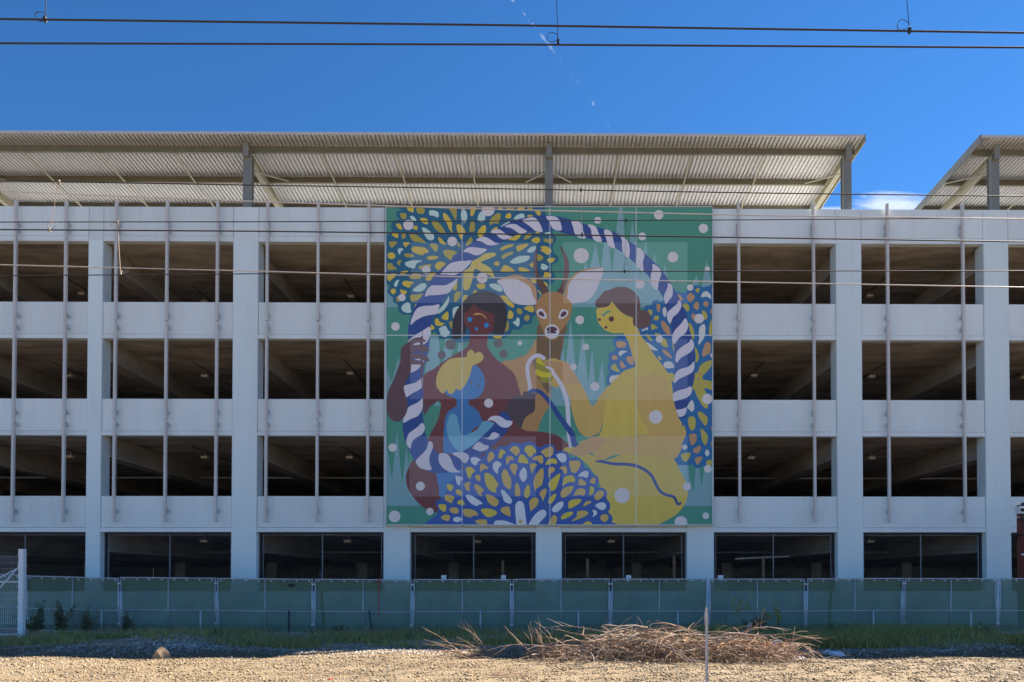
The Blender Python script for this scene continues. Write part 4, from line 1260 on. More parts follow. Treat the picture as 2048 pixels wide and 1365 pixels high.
stakes = [(203, 0, 0, 2), (401, 0, 0, 3), (577.5, 1, 0, 4), (745, 1, -8, 5), (961, 0, 0, 6), (1157, 0, 0, 7), (1356, 0, 0, 8), (1557, 1, 0, 9), (1747, 0, 0, 10), (1942, 0, 0, 11)]
sl = ['short grey stake at the fence, nearest the white wire gate', 'short grey stake at the fence behind the grey stone heap', 'short black stake at the fence, upright, left of the leaning one', 'black stake leaning to the right against the fence',
      'short grey stake at the fence behind the fan of twigs', 'short grey stake at the fence just left of the brush pile top', 'short grey stake at the fence behind the right half of the brush pile', 'short black stake at the fence under the yellow-leaved shrub',
      'short grey stake at the fence, second from the right edge', 'short grey stake at the fence nearest the right edge']
for (px, dark, lean, _), lb in zip(stakes, sl):
    p = at(px, 1262, YFE - 0.12)
    z0 = gz(p.x, p.y) - 0.05
    st = empty('fence_stake', (p.x, p.y, z0), lb, 'stake', 'stakes holding the fence')
    st.rotation_euler = (0, R(lean), 0)
    MB().tube([(0, 0, 0), (0, 0, 0.74)], 0.026, 8).build('shaft', M['charcoal' if dark else 'galv'], st, True)
    MB().tube([(0, 0, 0.738), (0, 0, 0.765)], [0.029, 0.02], 8).build('cap', M['charcoal' if dark else 'galv'], st)

# things hanging on or standing behind the fence
p = at(757, 1163, YFE - 0.06)
tb = MB()
tb.box(p.x - 0.011, p.x + 0.011, p.y - 0.005, p.y + 0.005, 0.45, p.z)
tb.box(p.x - 0.035, p.x + 0.035, p.y - 0.008, p.y + 0.008, p.z - 0.03, p.z + 0.05)
tag(tb.build('warning_ribbon', M['tape']), 'thin red ribbon hanging down the green fence cloth', 'ribbon')
p = at(582, 1171, YFE - 0.05)
cb = MB()
for s in (-1, 1):
    cb.tube([(p.x + s * 0.05 + 0.045 * math.cos(t), p.y, p.z + 0.035 * math.sin(t)) for t in np.linspace(0, 2 * math.pi, 13)], 0.016, 6, cap=False)
cb.box(p.x - 0.03, p.x + 0.03, p.y - 0.015, p.y + 0.015, p.z - 0.012, p.z + 0.012)
tag(cb.build('cable_clip', M['black']), 'black double-looped clip hooked on the upper fence cloth', 'clip')
for px, tilt, lb in ((648, 4, 'dark leaning pole behind the fence cloth left of the red ribbon'), (1657, -4, 'dark leaning pole behind the fence cloth at right')):
    p = at(px, 1262, YFE + 0.35)
    po = empty('leaning_pole', (p.x, p.y, -0.05), lb, 'pole')
    po.rotation_euler = (0, R(-tilt), 0)
    MB().tube([(0, 0, 0), (0, 0, 1.95)], [0.06, 0.03], 8).build('shaft', M['charcoal'], po, True)
    MB().box(-0.12, 0.12, -0.12, 0.12, -0.02, 0.05).build('foot', M['charcoal'], po)
for px, lb in ((888, 'small white work light behind the fence, leftmost under the mural'), (1007, 'small white work light behind the fence, second under the mural'), (1257, 'small white work light behind the fence, third under the mural'), (1441, 'small white work light behind the fence, just right of the mural')):
    p = at(px, 1155, 23.0)
    wl_ = empty('work_light', (p.x, 23.0, -0.02), lb, 'work light', 'work lights behind the fence')
    MB().tube([(0, 0, 0), (0, 0, p.z - 0.12)], 0.018, 6).build('stand', M['galv'], wl_)
    for a in (0, 2.1, 4.2):
        MB().tube([(0, 0, 0.5), (0.35 * math.cos(a), 0.35 * math.sin(a), 0.0)], 0.012, 5).build('leg', M['galv'], wl_)
    hd = MB().add([(x * s, y, z) for z, s in ((p.z - 0.12, 0.7), (p.z + 0.05, 1.0), (p.z + 0.09, 0.9)) for x, y in ((-0.085, -0.07), (0.085, -0.07), (0.085, 0.07), (-0.085, 0.07))],
                  [(3, 2, 1, 0), (8, 9, 10, 11)] + [(i + k * 4, (i + 1) % 4 + k * 4, (i + 1) % 4 + 4 + k * 4, i + 4 + k * 4) for k in (0, 1) for i in range(4)])
    hd = hd.build('lamp_head', M['white'], wl_)
    MB().box(0.09, 0.14, -0.03, 0.03, p.z - 0.05, p.z + 0.06).build('bracket', M['black'], hd)

# ------------------------------------------------------------------ white wire gate at the left edge
p = at(43, 1270, 19.3)
gate = empty('wire_gate', (p.x, 19.3, gz(p.x, 19.3) - 0.03), 'white welded wire gate with square post at the left edge', 'gate')
gate.rotation_euler = (0, 0, R(4))
gh = at(43, 1101, 19.3).z - gate.location.z
post = MB().box(-0.07, 0.07, -0.07, 0.07, 0, gh, ch=0.012).build('post', M['white'], gate)
MB().box(-0.078, 0.078, -0.078, 0.078, gh, gh + 0.03, ch=0.012).build('post_cap', M['white'], post)
for z in np.arange(0.25, gh - 0.1, 0.3):
    MB().box(-0.08, 0.08, -0.08, 0.08, z, z + 0.03).build('hinge_band', M['white'], post)
wt = gh - 0.14


def vfold(z):
    for c in (wt - 0.35, wt * 0.5, 0.35):
        if abs(z - c) < 0.09:
            return -0.04 * (1 - abs(z - c) / 0.09)
    return 0.0


zs = sorted(set(list(np.linspace(0.1, wt, 9)) + [c + d for c in (wt - 0.35, wt * 0.5, 0.35) for d in (-0.09, 0, 0.09)]))
wm = MB()
x = -0.1
while x > -2.6:
    wm.tube([(x, vfold(z), z) for z in zs], 0.0030, 4)
    x -= 0.055
tag(wm.build('vertical_wire', M['white'], gate), kind='stuff')
wm = MB()
for z in np.arange(0.1, wt + 0.01, 0.17):
    wm.tube([(-0.08, vfold(z) - 0.006, z), (-2.6, vfold(z) - 0.006, z)], 0.003, 4)
tag(wm.build('horizontal_wire', M['galv'], gate), kind='stuff')
for z in (0.12, wt - 0.75):
    MB().tube([(-0.07, 0.03, z), (-2.6, 0.03, z)], 0.025, 8).build('rail', M['white'], gate, True)
MB().tube([(-0.07, 0.03, wt - 0.28), (-1.15, 0.03, wt - 1.55)], 0.022, 8).build('diagonal_brace', M['white'], gate, True)
MB().tube([(-0.07, 0.05, wt - 0.32), (-1.3, 0.05, wt - 1.0)], 0.018, 8).build('diagonal_brace', M['white'], gate, True)

# ------------------------------------------------------------------ red steel mast with cameras at the right edge
pm_ = at(2041, 1010, 22.6)
mast = empty('camera_mast', (pm_.x, 22.6, 0), 'red-brown steel mast at the right edge carrying white cameras', 'mast')
mz = pm_.z
m0 = MB().box(0.0, 0.46, -0.2, 0.2, -0.05, mz, ch=0.01).build('mast_post', M['rust'], mast)
sm = MB()
for z in (mz - 0.18, mz - 0.42):
    sm.box(-0.006, 0.466, -0.206, 0.206, z, z + 0.025)
sm.build('steel_strap', M['white'], m0)
MB().box(-0.16, 0.5, -0.26, 0.26, at(2041, 1068, 22.6).z - 0.05, at(2041, 1068, 22.6).z).build('shelf_plate', M['charcoal'], mast)
MB().tube([(-0.15, -0.24, at(2041, 1110, 22.6).z), (0.6, -0.24, at(2041, 1110, 22.6).z)], 0.03, 8).build('white_bar', M['white'], mast)
cz = at(2032, 1022, 22.4).z
cmr = MB().box(-0.26, -0.04, -0.34, -0.08, cz - 0.10, cz + 0.14, ch=0.03).build('camera_housing', M['white'], mast)
MB().tube([(-0.2, -0.345, cz + 0.02), (-0.2, -0.40, cz - 0.0)], [0.05, 0.06], 10).build('camera_lens', M['black'], cmr)
MB().box(-0.12, -0.02, -0.36, -0.2, cz + 0.142, cz + 0.26).build('aerial_box', M['charcoal'], cmr)
MB().tube([(-0.1, -0.2, cz - 0.10), (-0.1, -0.2, cz - 0.24)], 0.03, 8).build('camera_arm', M['black'], cmr)
MB().tube([(-0.11, -0.26, cz - 0.2), (-0.11, -0.26, cz - 0.3), (-0.11, -0.26, cz - 0.38)], [0.075, 0.085, 0.02], 10).build('dome_camera', M['charcoal'], mast)

# ------------------------------------------------------------------ overhead wires
wires = [('upper dark overhead wire across the top of the sky', [(0, 38.5), (1024, 51), (2048, 66)], 6.0, 0.0085, 'cable_d'),
         ('lower dark overhead wire across the top of the sky', [(0, 87), (1024, 89.5), (2048, 95.5)], 6.3, 0.0085, 'cable_d'),
         ('dark overhead wire crossing in front of the canopy roof', [(0, 362), (520, 371), (1000, 378), (1520, 386.5), (2048, 393)], 9.0, 0.0075, 'cable_d'),
         ('pale overhead wire sloping along the parapet top', [(0, 383), (520, 404), (1000, 419.6), (1520, 431.5), (2048, 438.5)], 10.0, 0.0085, 'cable_l'),
         ('dark overhead wire across the middle of the parapet, rising to the right', [(0, 444.6), (520, 444), (1000, 442.5), (1520, 440), (2048, 436)], 10.6, 0.0075, 'cable_d'),
         ('dark overhead wire across the lower parapet, falling to the right', [(0, 459.7), (520, 463), (1000, 468.5), (1520, 476), (2048, 484)], 9.0, 0.0085, 'cable_d'),
         ('pale overhead wire across the top deck openings', [(0, 530), (520, 543), (1000, 556.5), (1520, 565.5), (2048, 575)], 10.0, 0.0075, 'cable_l'),
         ('dark overhead wire across the top deck openings', [(0, 552), (520, 548), (1000, 544.5), (1520, 542.5), (2048, 542)], 10.6, 0.0075, 'cable_d')]
WY = {}
for lb, pts, Y, r, m in wires:
    w = [at(a, b, Y) for a, b in pts]
    d0, d1 = (w[0] - w[1]).normalized(), (w[-1] - w[-2]).normalized()
    w = [w[0] + d0 * 25] + w + [w[-1] + d1 * 25]
    tag(MB().tube(w, r, 6).build('overhead_wire', M[m], None, True), lb, 'wire', 'overhead railway wires')


def dropper(lb, px0, py0, Y0, px1, py1, Y1, loops, m='copper', r=0.0032):
    a, b = at(px0, py0, Y0), at(px1, py1, Y1)
    e = empty('wire_dropper', b, lb, 'dropper', 'droppers between the overhead wires')
    inv = Matrix.Translation(-b)

    def pt(mb, nm, mm, sm_=False):
        o = mb.build(nm, M[mm], None, sm_)
        o.parent = e
        o.matrix_parent_inverse = inv
    pt(MB().tube([a, b], r, 5), 'strand', m)
    for (lx, ly, lr, Y) in loops:
        c = at(lx, ly, Y)
        k = lr * Y / FPX
        pt(MB().tube([c + Vector((k * math.cos(t), 0.15 * k * math.sin(2 * t), 0.8 * k * math.sin(t))) for t in np.linspace(0.2, 6.1, 16)], r, 4), 'loop', m)
    for c in (a, b):
        pt(MB().box(c.x - 0.011, c.x + 0.011, c.y - 0.012, c.y + 0.012, c.z - 0.022, c.z + 0.022), 'clamp', 'bark' if m == 'copper' else 'cable_d')


dropper('dropper with a wire loop at the upper left corner of the sky', 94, -40, 6.0, 90, 39, 6.0, [(82, 34, 12, 6.0)], 'cable_d')
dropper('dropper with a wire loop hanging in the middle of the sky', 1112, -40, 6.3, 1116, 84, 6.3, [(1106, 75, 12, 6.3)], 'cable_d')
dropper('dropper with a wire loop at the upper right of the sky', 1810, -40, 6.0, 1819, 62, 6.0, [(1807, 50, 13, 6.0)], 'cable_d')
dropper('thin dropper over the canopy and parapet at far left', 118, 364, 9.0, 99, 460, 9.0, [(113, 371, 8, 9.0), (104, 451, 9, 9.0)])
dropper('thin dropper in front of the top deck at left', 235, 444.5, 10.6, 241, 546, 10.0, [(230, 453, 8, 10.6), (250, 540, 7, 10.0)])
dropper('thin dropper over the mural, left one', 1162, 380.5, 9.0, 1164, 470, 9.0, [(1158, 387, 9, 9.0)], 'cable_l')
dropper('thin dropper over the mural, right one', 1252, 441.5, 10.6, 1249, 543.5, 10.6, [(1247, 449, 8, 10.6), (1255, 535, 9, 10.6)], 'cable_d', 0.0018)

# ------------------------------------------------------------------ marker pole in the gravel
p = at(1413, 1216, 9.6)
pole = empty('marker_pole', (p.x, 9.6, gz(p.x, 9.6) - 0.02), 'thin grey steel pole standing in the gravel before the brush pile', 'pole')
ph_ = p.z - pole.location.z
U_ = MB()
U_.box(-0.019, 0.019, -0.002, 0.002, 0, ph_).box(-0.019, -0.015, -0.016, -0.002, 0, ph_).box(0.015, 0.019, -0.016, -0.002, 0, ph_)
U_.build('channel_post', M['galv'], pole)
s_ = MB()
zc_ = at(1411, 1235, 9.6).z - pole.location.z
s_.add([(-0.02, y, z) for y, z in ((-0.13, zc_), (0, zc_ - 0.11), (0.13, zc_), (0, zc_ + 0.11))] + [(-0.023, y, z) for y, z in ((-0.13, zc_), (0, zc_ - 0.11), (0.13, zc_), (0, zc_ + 0.11))],
       [(0, 1, 2, 3), (7, 6, 5, 4), (0, 4, 5, 1), (1, 5, 6, 2), (2, 6, 7, 3), (3, 7, 4, 0)])
so_ = s_.build('diamond_plate', M['galv'], pole)
so_.rotation_euler = (0, 0, R(-8))


# ------------------------------------------------------------------ stones: gravel, the grey heap, the boulder
def stones(name, xyz, size, m, par=None):
    n = len(xyz)
    base = np.array([(1, 0, 0), (-1, 0, 0), (0, 1, 0), (0, -1, 0), (0, 0, 1), (0, 0, -1)], float)
    fac = np.array([(0, 2, 4), (2, 1, 4), (1, 3, 4), (3, 0, 4), (2, 0, 5), (1, 2, 5), (3, 1, 5), (0, 3, 5)])
    a = np.random.uniform(0, 6.28, n)
    ca, sa = np.cos(a), np.sin(a)
    s = size[:, None] * np.random.uniform(0.6, 1.3, (n, 3)) * np.array((1, 1, 0.7))
    v = base[None] * s[:, None, :] + np.random.uniform(-0.3, 0.3, (n, 6, 3)) * size[:, None, None]
    x = v[..., 0] * ca[:, None] - v[..., 1] * sa[:, None]
    y = v[..., 0] * sa[:, None] + v[..., 1] * ca[:, None]
    v = np.stack((x, y, v[..., 2]), -1) + xyz[:, None, :]
    f = (fac[None] + (np.arange(n) * 6)[:, None, None]).reshape(-1, 3)
    me = bpy.data.meshes.new(name)
    me.vertices.add(n * 6)
    me.vertices.foreach_set('co', v.reshape(-1).astype(np.float32))
    me.loops.add(len(f) * 3)
    me.loops.foreach_set('vertex_index', f.reshape(-1).astype(np.int32))
    me.polygons.add(len(f))
    me.polygons.foreach_set('loop_start', np.arange(0, len(f) * 3, 3, dtype=np.int32))
    me.update(calc_edges=True)
    me.materials.append(m)
    o = bpy.data.objects.new(name, me)
    COL.objects.link(o)
    if par:
        o.parent = par
    return o


n = 92000
yv = 8.8 + 8.2 * np.random.rand(n) ** 0.8
xv = (np.random.rand(n) - 0.5) * (yv * 1.62) - 0.02 * yv
keep = (yv < 15.6 + 0.7 * np.sin(xv * 0.7)) | (np.random.rand(n) < 0.3)
xv, yv = xv[keep], yv[keep]
sz = 0.007 + 0.010 * np.random.rand(len(xv)) ** 2 + 0.022 * np.random.rand(len(xv)) ** 12
zv = np.array([gz(a, b) for a, b in zip(xv, yv)]) + sz * 0.25
tag(stones('gravel', np.stack((xv, yv, zv), 1), sz, M['stone_t']), 'sunlit tan gravel covering the foreground', 'gravel', kind='stuff')
n = 24000
yv = 8.8 + 8.0 * np.random.rand(n) ** 0.8
xv = (np.random.rand(n) - 0.5) * (yv * 1.62) - 0.02 * yv
keep = (np.sin(xv * 1.1 + 1.3 * np.sin(yv)) + np.random.normal(0, 0.6, n)) > 0
xv, yv = xv[keep], yv[keep]
sz = 0.007 + 0.016 * np.random.rand(len(xv)) ** 4
zv = np.array([gz(a, b) for a, b in zip(xv, yv)]) + sz * 0.4
tag(stones('grey_gravel', np.stack((xv, yv, zv), 1), sz, M['stone_n']), 'grey and dark stones mixed into the tan gravel', 'gravel', kind='stuff')
hx = at(385, 1280, 16.6).x
n = 4200
ax = np.random.normal(hx, 0.42, n)
ay = np.random.normal(16.75, 0.42, n)
sz = 0.016 + 0.028 * np.random.rand(n) ** 2
az = np.array([gz(a, b) for a, b in zip(ax, ay)]) + sz * 0.3 + 0.06 * np.exp(-((ax - hx) / 0.5) ** 2 - ((ay - 16.75) / 0.4) ** 2)
tag(stones('stone_heap', np.stack((ax, ay, az), 1), sz, M['stone_g']), 'low heap of grey crushed stone behind the tan boulder', 'stone heap', kind='stuff')
n = 6500
ax = np.random.uniform(-11, 11, n)
ay = 15.7 + np.random.normal(0, 0.6, n) + 0.3 * np.sin(ax * 0.8)
sz = 0.012 + 0.02 * np.random.rand(n) ** 2
az = np.array([gz(a, b) for a, b in zip(ax, ay)]) + sz * 0.3
tag(stones('scattered_stone', np.stack((ax, ay, az), 1), sz, M['stone_g']), 'grey stones scattered where gravel meets the weeds', 'stones', kind='stuff')


def lump(name, c, sx, sy, sz_, m, seed, cat, label, rough=0.16, flat=0.25, boxy=1.0):
    import bmesh
    bm = bmesh.new()
    bmesh.ops.create_icosphere(bm, subdivisions=4, radius=1)
    rnd = random.Random(seed)
    pl = [(Vector((rnd.uniform(-1, 1), rnd.uniform(-1, 1), rnd.uniform(-0.2, 1))).normalized(), rnd.uniform(0.62, 0.9)) for _ in range(9)]
    for v in bm.verts:
        co = Vector([math.copysign(abs(t) ** boxy, t) for t in v.co])
        for nrm, d in pl:
            e = co.dot(nrm) - d
            if e > 0:
                co -= nrm * e * 0.97
        nn = math.sin(co.x * 5 + seed) * math.cos(co.y * 6 - seed) * rough + math.sin(co.z * 9 + co.x * 7) * rough * 0.4
        co *= 1 + nn * 0.6
        v.co = Vector((co.x * sx, co.y * sy, max(co.z, -flat) * sz_))
    me = bpy.data.meshes.new(name)
    bm.to_mesh(me)
    bm.free()
    me.materials.append(m)
    o = bpy.data.objects.new(name, me)
    COL.objects.link(o)
    o.location = c
    return tag(o, label, cat)


p = at(324, 1303, 14.1)
lump('boulder', (p.x, 14.1, gz(p.x, 14.1) + 0.03), 0.20, 0.16, 0.22, M['rock'], 17, 'boulder', 'tan boulder lying before the grey stone heap', 0.10, 0.25, 0.62)
p = at(1546, 1290, 14.6)
lump('sack', (p.x, 14.7, gz(p.x, 14.7) + 0.14), 0.36, 0.25, 0.21, M['bag'], 12, 'sack', 'pale bluish sack slumped at the right end of the brush pile', 0.2, 0.6)
p = at(1672, 1309, 14.7)
o = lump('crumpled_sheet', (p.x, 14.75, gz(p.x, 14.75) + 0.02), 0.24, 0.10, 0.09, M['bag'], 21, 'plastic sheet', 'crumpled white plastic sheet on the ground right of the brush pile', 0.3)
o.rotation_euler = (0, R(10), R(-20))
p = at(1599, 1322, 13.6)
lump('crumpled_sheet', (p.x, 13.6, gz(p.x, 13.6) + 0.02), 0.12, 0.08, 0.05, M['bag'], 25, 'plastic sheet', 'small white plastic scrap at the brush pile foot', 0.3)
p = at(60, 1272, 17.2)
lump('concrete_chunk', (p.x, 18.0, gz(p.x, 18.0) + 0.03), 0.28, 0.2, 0.12, M['plank'], 31, 'concrete', 'grey concrete chunk at the foot of the white gate post', 0.2)
for (x0, y0, x1, y1, Y, lb) in ((1832, 1280, 1855, 1286, 17.2, 'short weathered plank lying in the grass at right'), (1875, 1310, 1910, 1308, 15.4, 'thin grey stick lying at the gravel edge at right')):
    a, b = at(x0, y0, Y), at(x1, y1, Y)
    a.z, b.z = gz(a.x, Y) + 0.10 * (Y > 16), gz(b.x, Y) + 0.03
    pk = MB()
    pk.tube([a, b], 0.03, 4)
    pk.tube([a.lerp(b, 0.9), b + (b - a).normalized() * 0.03], 0.022, 4)
    tag(pk.build('plank', M['plank']), lb, 'plank')

p = at(661, 1357, 11.0)
lump('plastic_scrap', (p.x, 11.0, gz(p.x, 11.0) + 0.012), 0.035, 0.025, 0.02, M['tape'], 41, 'scrap', 'small orange-red plastic scrap lying in the gravel', 0.3)

# ------------------------------------------------------------------ brush
def branch_pts(start, d, L, droop, wob, rnd, n=7):
    pts = [Vector(start)]
    d = Vector(d).normalized()
    for i in range(n - 1):
        d = (d + Vector((rnd.gauss(0, wob), rnd.gauss(0, wob), rnd.gauss(0, wob) - droop))).normalized()
        q = pts[-1] + d * (L / (n - 1))
        q.z = max(q.z, gz(q.x, q.y) + 0.01)
        pts.append(q)
    return pts


rnd = random.Random(11)
PX0, PX1 = at(1070, 1300, 13.9).x, at(1598, 1300, 13.9).x


def pile_h(x):
    t = (x - PX0) / (PX1 - PX0)
    if t < 0 or t > 1:
        return 0.05
    prof = [(0, 0.14), (0.08, 0.36), (0.15, 0.28), (0.24, 0.52), (0.40, 0.78), (0.55, 0.70), (0.66, 0.50), (0.78, 0.58), (0.90, 0.46), (1, 0.08)]
    for (a, ha), (b, hb) in zip(prof, prof[1:]):
        if a <= t <= b:
            return ha + (hb - ha) * (t - a) / (b - a)
    return 0.05


pile = empty('brush_pile', ((PX0 + PX1) / 2, 13.9, 0), 'long heap of dry brown brushwood on the gravel', 'brush pile')
pinv = Matrix.Translation(-pile.location)
tws = {'twig': MB(), 'twig_p': MB(), 'twig_d': MB()}
for i in range(1750):
    x = PX0 + (PX1 - PX0) * min(max(rnd.betavariate(1.35, 1.2), 0), 1)
    h = pile_h(x) * 0.86
    y = 13.9 + rnd.gauss(0, 0.40)
    z = gz(x, y) + max(0.02, h * rnd.uniform(0.02, 1.0) ** 0.8 * math.exp(-((y - 13.95) / 0.75) ** 2))
    s = rnd.choice((-1, 1, 1))
    kind = rnd.random()
    n = 7
    r0 = rnd.uniform(0.0035, 0.0075)
    if kind < 0.55:                                   # lying along the heap
        d = (s * 1.0, rnd.gauss(-0.15, 0.5), rnd.gauss(0.05, 0.25))
        L = rnd.uniform(0.25, 0.9)
        pts = branch_pts((x - d[0] * L * 0.4, y, z), d, L, 0.09 if z > 0.2 else 0.03, 0.15, rnd, n)
    elif kind < 0.80:                                 # springing up and arching over
        d = (rnd.gauss(0.15 * s, 0.6), rnd.gauss(-0.1, 0.5), rnd.uniform(0.5, 1.1))
        L = rnd.uniform(0.25, 0.65)
        pts = branch_pts((x, y, z * 0.75), d, L, 0.26, 0.10, rnd, n)
    else:                                             # hanging down the front face
        d = (rnd.gauss(0, 0.55), -0.7, rnd.gauss(-0.1, 0.3))
        L = rnd.uniform(0.2, 0.55)
        pts = branch_pts((x, y - 0.1, z), d, L, 0.22, 0.14, rnd, n)
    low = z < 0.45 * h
    key = rnd.choice(('twig_d', 'twig_d', 'twig') if low else ('twig', 'twig', 'twig_p', 'twig_d'))  # low twigs mostly dark: shade in the heap's gaps painted in
    r0 *= rnd.choice((0.7, 0.8, 1.0, 1.0, 1.9))
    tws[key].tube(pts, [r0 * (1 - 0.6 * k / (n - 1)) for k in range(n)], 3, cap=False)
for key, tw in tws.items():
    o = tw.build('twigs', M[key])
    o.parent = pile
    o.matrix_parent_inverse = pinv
    tag(o, kind='stuff')
for i in range(64):                                   # the thicker branches that can be told apart
    x = PX0 + (PX1 - PX0) * rnd.uniform(0.05, 0.95)
    y = 13.75 + rnd.gauss(0, 0.3)
    z = gz(x, y) + pile_h(x) * rnd.uniform(0.3, 1.0)
    d = (rnd.choice((-1, 1)), rnd.gauss(-0.2, 0.4), rnd.gauss(0.05, 0.2))
    pts = branch_pts((x, y, z), d, rnd.uniform(0.7, 1.7), 0.07, 0.12, rnd, 8)
    r0 = rnd.uniform(0.009, 0.021)
    mb = MB().tube(pts, [r0 * (1 - 0.7 * k / 7) for k in range(8)], 5)
    for k in (2, 4, 5):
        sub = branch_pts(pts[k], (pts[k + 1] - pts[k]).normalized() + Vector((rnd.gauss(0, 0.5), rnd.gauss(0, 0.5), rnd.gauss(0.2, 0.4))), rnd.uniform(0.25, 0.6), 0.05, 0.14, rnd, 5)
        mb.tube(sub, [r0 * 0.5 * (1 - 0.7 * j / 4) for j in range(5)], 4)
    o = mb.build('branch', M['bark' if i % 3 == 0 else 'twig'])
    o.parent = pile
    o.matrix_parent_inverse = pinv
lf = MB()
for i in range(700):                                  # dead leaves caught at the right end
    t = rnd.betavariate(5, 1.6)
    x = PX0 + (PX1 - PX0) * t
    y = 13.6 + rnd.gauss(0, 0.25)
    z = gz(x, y) + pile_h(x) * rnd.uniform(0.05, 0.8)
    u = Vector((rnd.gauss(0, 1), rnd.gauss(0, 1), rnd.gauss(0, 1))).normalized() * 0.045
    w_ = u.cross(Vector((rnd.gauss(0, 1), rnd.gauss(0, 1), rnd.gauss(0, 1)))).normalized() * 0.012
    c = Vector((x, y, z))
    lf.add([c - u, c + w_, c + u, c - w_], [(0, 1, 2, 3)])
o = lf.build('dead_leaves', M['leafo'])
o.parent = pile
o.matrix_parent_inverse = pinv
tag(o, kind='stuff')


def fan(name, label, cat, px, py, Y, n, dirs, Lr, mats, seed, spread=0.25):
    rr = random.Random(seed)
    b = at(px, py, Y)
    z0 = gz(b.x, Y)
    e = empty(name, (b.x, Y, z0), label, cat)
    for i in range(n):
        d = Vector(dirs) + Vector((rr.gauss(0, spread), rr.gauss(0, spread), abs(rr.gauss(0, spread)) * 0.45))
        s = (rr.uniform(-0.6, 0.3) if i > 3 else 0, rr.gauss(0, 0.12), 0.02)
        L = rr.uniform(*Lr)
        old = branch_pts((b.x + s[0], Y + s[1], z0 + 0.02), d, L, 0.10, 0.07, rr, 8)
        pts = [q - Vector((b.x, Y, z0)) for q in old]
        r0 = rr.uniform(0.007, 0.014)
        mb = MB().tube(pts, [r0 * (1 - 0.75 * k / 7) for k in range(8)], 5)
        for k in (3, 5):
            dd_ = (pts[k + 1] - pts[k]).normalized() + Vector((rr.gauss(0, 0.4), rr.gauss(0, 0.3), rr.gauss(0.15, 0.3)))
            sub = [pts[k] + dd_ * (L * 0.25 * j / 3) for j in range(4)]
            mb.tube(sub, [r0 * 0.45 * (1 - 0.6 * j / 3) for j in range(4)], 4)
        mb.build('branch', M[mats], e)
    return e


fan('twig_bundle', 'fan of cut reddish twigs lying left of the brush pile', 'twigs', 985, 1312, 14.2, 26, (-1.0, 0.2, 0.50), (0.5, 1.25), 'twig', 5, 0.22)
fan('fallen_branch', 'forked dry branch lying flat on the gravel below the twig fan', 'branch', 985, 1352, 11.2, 6, (0.9, 0.1, 0.03), (0.35, 0.8), 'twig', 9, 0.10)
fan('twig_clump', 'small separate clump of broken twigs right of the pale sack', 'twigs', 1640, 1312, 14.6, 22, (-0.5, -0.1, 0.12), (0.2, 0.6), 'twig', 33, 0.45)
fan('dry_stalk', 'tuft of dry upright stalks at the left end of the brush pile', 'dry stalks', 1090, 1310, 14.1, 14, (-0.2, 0.1, 0.8), (0.35, 0.75), 'twig', 15, 0.22)


# ------------------------------------------------------------------ grass, weeds and shrubs
def blades(name, label, n, fx, mtl, hmin, hmax, wd=0.006, seed=3):
    rs = np.random.RandomState(seed)
    P_ = fx(rs, n)
    n = len(P_)
    h = rs.uniform(hmin, hmax, n)[:, None]
    a = rs.uniform(0, 6.28, n)
    side = np.stack((np.cos(a), np.sin(a), np.zeros(n)), 1) * wd
    lean = np.stack((rs.normal(0, 0.35, n), rs.normal(0, 0.35, n), np.ones(n)), 1)
    mid = P_ + lean * h * 0.55
    tip = P_ + lean * np.array((2.0, 2.0, 1.0)) * h
    v = np.stack((P_ - side, P_ + side, mid + side * 0.7, mid - side * 0.7, tip), 1).reshape(-1, 3)
    k = np.arange(n)[:, None] * 5
    f3 = np.concatenate((k + np.array((0, 1, 2)), k + np.array((0, 2, 3)), k + np.array((3, 2, 4))), 1).reshape(-1, 3)
    me = bpy.data.meshes.new(name)
    me.vertices.add(len(v))
    me.vertices.foreach_set('co', v.astype(np.float32).ravel())
    me.loops.add(len(f3) * 3)
    me.loops.foreach_set('vertex_index', f3.astype(np.int32).ravel())
    me.polygons.add(len(f3))
    me.polygons.foreach_set('loop_start', np.arange(0, len(f3) * 3, 3, dtype=np.int32))
    me.update(calc_edges=True)
    me.materials.append(mtl)
    o = bpy.data.objects.new(name, me)
    COL.objects.link(o)
    return tag(o, label, 'grass', kind='stuff')


M['grass'] = mat('green_grass', (0.31, 0.285, 0.085), 0.7, island=0.5)
M['grassd'] = mat('dry_grass', (0.42, 0.31, 0.18), 0.8, island=0.4)


def strip(y0, y1, x0=-14.5, x1=13.0, gap=0.35, fr=1.0):
    def fx(rs, n):
        x = rs.uniform(x0, x1, n)
        y = y0 + (y1 - y0) * rs.rand(n)
        k = np.sin(x * 0.9 + 2 * np.sin(y * 0.8 + fr)) + np.sin(x * 2.3 * fr + y * 1.7) * 0.6 + rs.normal(0, 0.5, n)
        q = k > gap
        x, y = x[q], y[q]
        return np.stack((x, y, np.array([gz(a, b) for a, b in zip(x, y)])), 1)
    return fx


blades('grass', 'short green grass growing along the foot of the fence', 60000, strip(16.3, 21.6, gap=-0.3), M['grass'], 0.06, 0.24, 0.008, 3)
blades('tall_grass', 'taller green weeds right of the brush pile', 22000, strip(16.0, 21.2, 4.6, 13.0, gap=-0.2, fr=1.4), M['grass'], 0.12, 0.42, 0.007, 4)
blades('dry_grass', 'straw-coloured dry grass among the green along the fence', 17000, strip(16.6, 21.0, gap=0.3, fr=0.7), M['grassd'], 0.08, 0.36, 0.004, 5)


